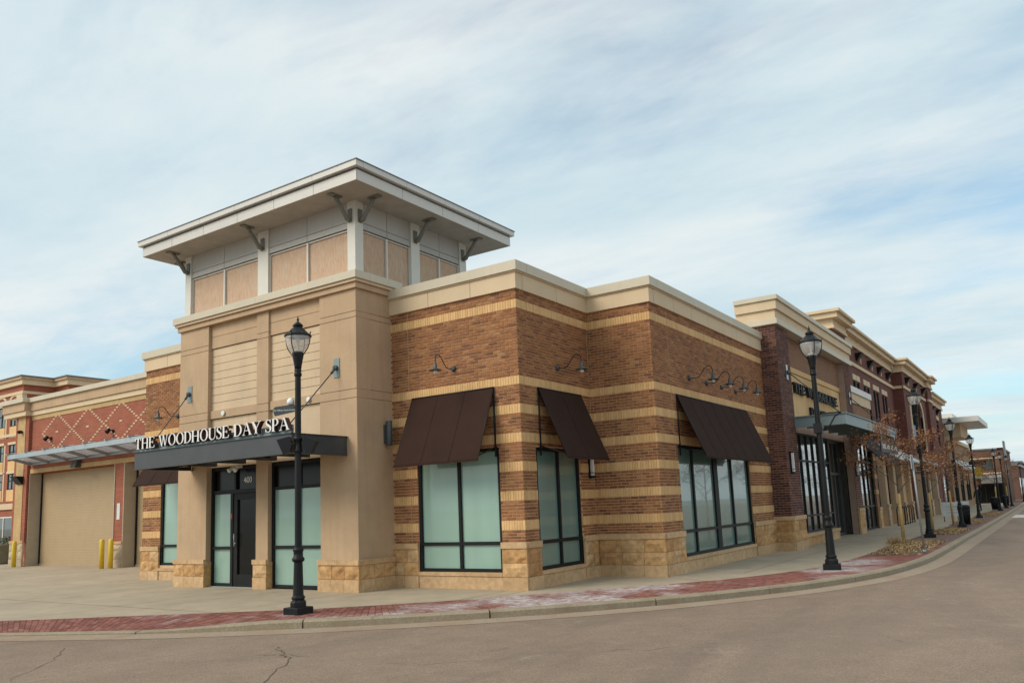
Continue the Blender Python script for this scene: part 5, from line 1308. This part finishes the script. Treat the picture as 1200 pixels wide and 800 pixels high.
# things on the first lamp
LX, LY = -1.953, -3.958
th = thing('street_name_sign', (LX-.1, LY, 3.35), 'grey street name blade with white lettering on the nearest lamp pole', 'sign')
ang = Vector((-.86, -.50, 0)).normalized(); nrm = Vector((ang.y, -ang.x, 0))
if nrm.dot(CAMP-Vector((LX, LY, 1.6))) < 0: nrm = -nrm
SN = Fr(LX, LY, ang.x, ang.y, nrm.x, nrm.y)
mb = MB(); P = SN.P
mb.prism([P(.06, 3.50, -.008), P(.40, 3.47, -.008), P(.43, 3.44, -.008), P(.42, 3.34, -.008), P(.40, 3.31, -.008), P(.06, 3.37, -.008)], (nrm.x*.016, nrm.y*.016, 0)); part('blade', mb, 'steel_dark', th)
SNt = Fr(LX+ang.x*.43, LY+ang.y*.43, -ang.x, -ang.y, nrm.x, nrm.y)
tx_ = textmesh('sign_text', 'The Offices South Creek', SNt, .185, 3.405, .038, .011, 'letter_white', th, .0015)
mb = MB(); mb.lathe([(.05, 0), (.065, .03), (.06, .08), (.03, .11), (.01, .12)], LX-.13, LY-.05, 3.50, 14); part('antenna_dome', mb, 'lens_white', th)
def speaker(sx, label):
    d = Vector((rt.x, rt.y, 0)).normalized()*sx; f_ = Vector((-d.y, d.x, 0))
    if f_.dot(CAMP-Vector((LX, LY, 0))) < 0: f_ = -f_
    th = thing('loudspeaker', (LX, LY, 2.8), label, 'loudspeaker')
    c0 = Vector((LX, LY, 2.80))
    def q(a_, z_, e): return c0+d*a_+Vector((0, 0, z_))+f_*e
    A = [(.13, .135), (.33, .05), (.235, -.155), (.185, -.165), (.09, -.03)] if sx > 0 else [(.13, .14), (.34, .09), (.23, -.16), (.12, -.12), (.08, .0)]
    mb = MB(); mb.prism([q(a_, z_, -.10) for a_, z_ in A], f_*.2); part('cabinet', mb, 'trash_black', th)
    mb = MB(); mb.tube([c0+d*.05+Vector((0, 0, .06)), q(.14, .09, 0)], .014, 6); mb.tube([c0+d*.05+Vector((0, 0, -.04)), q(.12, -.04, 0)], .014, 6); part('mounting_arm', mb, 'fixture_grey', th)
speaker(-1, 'black loudspeaker on the left of the nearest lamp pole'); speaker(1, 'black loudspeaker on the right of the nearest lamp pole')
mb = MB(); mb.lathe([(.055, 2.66), (.075, 2.67), (.075, 2.72), (.062, 2.73), (.062, 2.87), (.075, 2.88), (.075, 2.93), (.055, 2.94)], LX, LY, 0, 12); single('pole_clamp', mb, 'black_metal', (LX, LY, 2.66), 'black clamp collar between the two loudspeakers', 'clamp')
# banner bracket and socket box on second lamp
BX, BY = 4.489, 5.025
th = thing('banner_bracket', (BX, BY, 3.0), 'black curved bracket and box on the lamp before the dark brick pier', 'bracket')
mb = MB(); mb.box(BX-.09, BX+.09, BY-.09, BY+.09, 2.92, 3.14); part('box', mb, 'black_metal', th)
mb = MB(); d = Vector((rt.x, rt.y, 0)).normalized(); c0 = Vector((BX, BY, 0))
mb.tube([c0+d*.06+Vector((0, 0, 2.95)), c0+d*.25+Vector((0, 0, 3.08)), c0+d*.38+Vector((0, 0, 3.28)), c0+d*.52+Vector((0, 0, 3.36))], .018, 6); mb.tube([c0+Vector((0, 0, 3.34)), c0+d*.52+Vector((0, 0, 3.37))], .016, 6); part('arm', mb, 'black_metal', th)
# ================================================================== GREY POLE, TREES, BINS, BITS
th = thing('sign_pole', (5.64, 9.86, 0), 'slim galvanised pole with an edge-on plate beside the planting bed', 'pole')
mb = MB(); mb.tube([(5.66, 9.86, 0), (5.62, 9.86, 2.5)], .026, 8); part('post', mb, 'pole_galv', th)
mb = MB(); mb.box(5.60, 5.605, 9.70, 10.0, 2.15, 2.52); part('sign_plate', mb, 'white_board', th)
mb = MB(); mb.tube([(5.66, 9.86, 0), (5.66, 9.86, .10)], .05, 8); part('sleeve', mb, 'pole_galv', th)
def tree(x, y, h, seed, nleaf, spread, label, wrap=True):
    rnd = random.Random(seed); th = thing('street_tree', (x, y, 0), label, 'tree', 'young street trees along the kerb')
    mb = MB(); lean = rnd.uniform(-.05, .05)
    mb.tube([(x, y, 0), (x+lean*.4, y, h*.22), (x+lean, y+lean, h*.42), (x+lean*1.2, y, h*.62), (x+lean, y, h*.8)], [.045, .036, .03, .018, .007], 8); part('trunk', mb, 'bark', th)
    if wrap: mb = MB(); mb.tube([(x, y, .05), (x+lean*.4, y, h*.22), (x+lean, y+lean, h*.39)], [.055, .048, .042], 8); part('trunk_wrap', mb, 'wrap_tan', th)
    mb = MB(); lv = MB(); tips = []
    def grow(p_, d_, ln, r_, dep):
        q = p_+d_*ln; m1 = p_+d_*ln*.5+Vector((rnd.gauss(0, .02), rnd.gauss(0, .02), 0)); mb.tube([p_, m1, q], [r_, r_*.8, r_*.6], 5, cap=False)
        for k in range(5 if dep else 3): tips.append(p_+(q-p_)*rnd.uniform(.2, 1))
        if dep < 3:
            for k in range(rnd.choice((2, 3, 3))):
                dd = (d_+Vector((rnd.gauss(0, .55), rnd.gauss(0, .55), rnd.gauss(.05, .32)))).normalized(); grow(q, dd, ln*rnd.uniform(.55, .8), r_*.6, dep+1)
    for k in range(8):
        a_ = k*2.4+rnd.random(); z_ = h*(.40+.055*k*.9); d_ = Vector((math.cos(a_), math.sin(a_), rnd.uniform(.45, 1.0))).normalized()
        grow(Vector((x+lean, y, z_)), d_, spread*rnd.uniform(.38, .55), .014, 0)
    part('branches', mb, 'bark', th)
    for k in range(nleaf):
        c_ = rnd.choice(tips); leafquad(lv, c_+Vector((rnd.gauss(0, .09), rnd.gauss(0, .09), rnd.gauss(-.03, .09))), rnd.uniform(.022, .042), rnd)
    if nleaf: part('crown', lv, 'leaf_orange', th)
tree(4.61, 13.9, 3.9, 11, 3000, 1.45, 'nearest young tree with orange leaves and yellow wrapped trunk')
tree(4.55, 21.3, 3.8, 12, 2100, 1.3, 'second young tree with orange leaves behind the third lamp')
tree(4.50, 29.0, 3.9, 13, 900, 1.0, 'young tree with thin orange crown near the litter bin')
tree(4.75, 40.0, 4.0, 14, 900, 1.0, 'small tree with thin brown crown before the far tan building')
tree(4.9, 54.0, 4.2, 15, 900, 1.2, 'distant small tree near the umber brick block')
tree(4.9, 70.0, 4.2, 16, 1200, 1.3, 'farthest small tree near the end of the street')
def bed(x0, x1, y0, y1, n, seed, nm='planting_bed'):
    rnd = random.Random(seed); mb = MB(); g = 7
    for i in range(g):
        for j in range(g):
            def h(a_, b_):
                u_, v_ = a_/g*2-1, b_/g*2-1; return max(.003, .07*(1-u_*u_)*(1-v_*v_)+.012*rnd.random()*(1 if abs(u_) < 1 and abs(v_) < 1 else 0))
            q = [(x0+(x1-x0)*a_/g, y0+(y1-y0)*b_/g, 0.004+.045*(1-(a_/g*2-1)**2)*(1-(b_/g*2-1)**2)) for a_, b_ in ((i, j), (i+1, j), (i+1, j+1), (i, j+1))]
            mb.face(q)
    struct(nm, mb, 'mulch')
    lv = MB()
    for k in range(n):
        a_, b_ = min(1, max(0, rnd.gauss(.5, .28))), min(1, max(0, rnd.gauss(.5, .28)))
        hz_ = .01+.045*(1-(a_*2-1)**2)*(1-(b_*2-1)**2); leafquad(lv, (x0+(x1-x0)*a_, y0+(y1-y0)*b_, hz_+rnd.random()*.03), rnd.uniform(.018, .042), rnd)
    struct('leaf_litter', lv, 'leaf_litter', 'stuff')
bed(4.42, 5.62, 9.3, 15.6, 2000, 3); bed(4.5, 5.62, 19.2, 23.8, 1500, 4); bed(4.5, 5.65, 27.2, 33, 1500, 6); bed(4.6, 5.7, 38, 46, 1500, 7)
# dry grass tuft at the near tree foot
rnd = random.Random(9); mb = MB()
for k in range(260):
    a_ = rnd.random()*6.28; r_ = rnd.random()*.30; b_ = Vector((4.45+r_*math.cos(a_), 13.4+r_*math.sin(a_), .03)); t_ = b_+Vector((rnd.gauss(0, .09), rnd.gauss(0, .09), rnd.uniform(.12, .30)))
    w_ = Vector((rnd.gauss(0, 1), rnd.gauss(0, 1), 0)).normalized()*.008; mb.rr = rnd.random(); mb.face([b_-w_, b_+w_, t_])
struct('dry_grass', mb, 'leaf_litter', 'stuff')
def bin_(x, y, label):
    th = thing('litter_bin', (x, y, 0), label, 'litter bin', 'black litter bins by the kerb')
    mb = MB()
    for k in range(20):
        a_ = k/20*6.283; c_, s_ = math.cos(a_), math.sin(a_); mb.tube([(x+.19*c_, y+.19*s_, .06), (x+.21*c_, y+.21*s_, .55), (x+.235*c_, y+.235*s_, .80)], .016, 5)
    mb.lathe([(.21, .05), (.21, .09)], x, y, 0, 20); mb.lathe([(.235, .77), (.25, .79), (.25, .82), (.235, .83)], x, y, 0, 20); part('slatted_body', mb, 'trash_black', th)
    mb = MB(); mb.lathe([(.17, .08), (.20, .78)], x, y, 0, 16); part('liner', mb, 'trash_black', th)
    mb = MB(); mb.lathe([(.24, .83), (.23, .87), (.12, .90), (.11, .87)], x, y, 0, 20); part('lid', mb, 'black_metal', th)
bin_(5.20, 26.5, 'nearest black litter bin beside the fourth lamp'); bin_(4.9, 52, 'black litter bin farther along the kerb, before the umber block'); bin_(5.05, 63, 'small distant black litter bin past the second one')
# bike rack
th = thing('bike_rack', (2.6, 30, 0), 'black wavy bicycle rack by the shopfront piers', 'bike rack')
mb = MB()
for k in range(6):
    y_ = 27.8+k*.75; mb.tube([(2.35, y_, 0), (2.35, y_, .75), (2.40, y_+.12, .88), (2.45, y_+.32, .88), (2.5, y_+.42, .75), (2.5, y_+.42, 0)], .022, 6)
part('hoops', mb, 'black_metal', th); mb = MB(); mb.tube([(2.42, 27.6, .04), (2.42, 32.2, .04)], .02, 6); part('base_rail', mb, 'black_metal', th)
# oval pub-style sign, yellow disc sign
th = thing('oval_sign', (3.0, 33, 3.0), 'black oval hanging sign with pale scripted lettering', 'sign')
mb = MB(); n = 24; cz_ = 2.62; yy = 33.0
mb.prism([(3.1+.62*math.cos(2*math.pi*i/n), yy, cz_+.22*math.sin(2*math.pi*i/n)) for i in range(n)], (0, .05, 0)); part('oval_board', mb, 'sign_black', th)
OF = Fr(3.1, yy, 1, 0, 0, -1); textmesh('sign_text', 'Lorraine', OF, 0, cz_, .26, .006, 'lens_white', th, .003)
mb = MB(); mb.tube([(2.0, yy+.02, 2.95), (3.7, yy+.02, 2.95)], .02, 6); mb.tube([(2.7, yy+.02, 2.95), (2.7, yy+.02, 2.8)], .01, 6); mb.tube([(3.5, yy+.02, 2.95), (3.5, yy+.02, 2.8)], .01, 6); part('bracket', mb, 'black_metal', th)
th = thing('disc_sign', (3.6, 58, 2.5), 'round yellow blade sign on the far tan building', 'sign')
mb = MB(); mb.prism([(3.95+.33*math.cos(2*math.pi*i/24), 55.0, 2.75+.36*math.sin(2*math.pi*i/24)) for i in range(24)], (0, .08, 0)); part('disc', mb, 'sign_yellow', th)
mb = MB(); mb.box(3.4, 4.55, 54.9, 55.5, 3.30, 3.55); part('black_hood', mb, 'sign_black', th)
mb = MB(); mb.tube([(2.0, 55.05, 3.2), (4.3, 55.05, 3.2)], .03, 6); mb.tube([(3.95, 55.05, 3.2), (3.95, 55.05, 3.05)], .03, 6); part('bracket', mb, 'black_metal', th)
for i, (x_, y_, w_) in enumerate(((4.25, 32.0, .95), (4.55, 33.4, .6))):
    th = thing('white_banner_board', (x_, y_, 0), ('wider' if i == 0 else 'narrower')+' white notice board on the pavement behind the nearest litter bin', 'notice board')
    mb = MB(); mb.box(x_-w_/2, x_+w_/2, y_, y_+.04, .25, .95); part('panel', mb, 'white_board', th)
    mb = MB()
    for xx in (x_-w_/2+.05, x_+w_/2-.05): mb.tube([(xx, y_+.02, 0), (xx, y_+.02, .25)], .02, 6)
    part('leg', mb, 'black_metal', th)
    mb = MB()
    for k in range(3): mb.box(x_-w_*.3, x_+w_*.3, y_-.006, y_, .42+k*.14, .46+k*.14)
    part('text_lines', mb, 'steel_light', th)
# person in dark clothes far along the pavement
def person(x, y, face, label):
    th = thing('person', (x, y, 0), label, 'person')
    me = bpy.data.meshes.new('body')
    J = {'pel': (0, 0, .92), 'ch': (0, 0, 1.22), 'nk': (0, 0, 1.46), 'hd': (0, .02, 1.60), 'tp': (0, .01, 1.72), 'hl': (-.09, 0, .88), 'kl': (-.11, .05, .48), 'al': (-.11, -.02, .09), 'fl': (-.12, .12, .04), 'hr': (.09, 0, .88), 'kr': (.10, -.02, .48), 'ar': (.10, -.10, .09), 'fr': (.11, .04, .04), 'sl': (-.19, 0, 1.38), 'el': (-.25, .0, 1.12), 'wl': (-.24, .12, .90), 'sr': (.19, 0, 1.38), 'er': (.25, 0, 1.12), 'wr': (.24, .12, .90)}
    R_ = dict(pel=.14, ch=.15, nk=.055, hd=.085, tp=.07, hl=.09, kl=.06, al=.045, fl=.04, hr=.09, kr=.06, ar=.045, fr=.04, sl=.06, el=.048, wl=.035, sr=.06, er=.048, wr=.035)
    ks = list(J); E_ = [('pel', 'ch'), ('ch', 'nk'), ('nk', 'hd'), ('hd', 'tp'), ('pel', 'hl'), ('hl', 'kl'), ('kl', 'al'), ('al', 'fl'), ('pel', 'hr'), ('hr', 'kr'), ('kr', 'ar'), ('ar', 'fr'), ('ch', 'sl'), ('sl', 'el'), ('el', 'wl'), ('ch', 'sr'), ('sr', 'er'), ('er', 'wr')]
    me.from_pydata([J[k] for k in ks], [(ks.index(a_), ks.index(b_)) for a_, b_ in E_], [])
    o = bpy.data.objects.new('body', me); COL.objects.link(o); o.parent = th; me.materials.append(MATS['cloth_dark'])
    sk = o.modifiers.new('skin', 'SKIN'); sv = me.skin_vertices[0].data
    for k, v in zip(ks, sv): v.radius = (R_[k], R_[k]); v.use_root = (k == 'pel')
    o.modifiers.new('sub', 'SUBSURF').levels = 1
    mb = MB(); mb.lathe([(.03, 1.44), (.075, 1.50), (.092, 1.58), (.088, 1.66), (.05, 1.73), (.01, 1.745)], 0, .02, 0, 12)
    hd = bpy.data.objects.new('head_skin', mb.mesh('head_skin', 'skin')); COL.objects.link(hd); hd.parent = th
    mb = MB(); mb.lathe([(.098, 1.62), (.10, 1.68), (.06, 1.755), (.01, 1.765)], 0, .0, 0, 12)
    hr_ = bpy.data.objects.new('hair', mb.mesh('hair', 'bark')); COL.objects.link(hr_); hr_.parent = th
    th.rotation_euler = (0, 0, face)
person(4.05, 50.5, 2.6, 'person in dark clothes on the far pavement past the white notice boards')
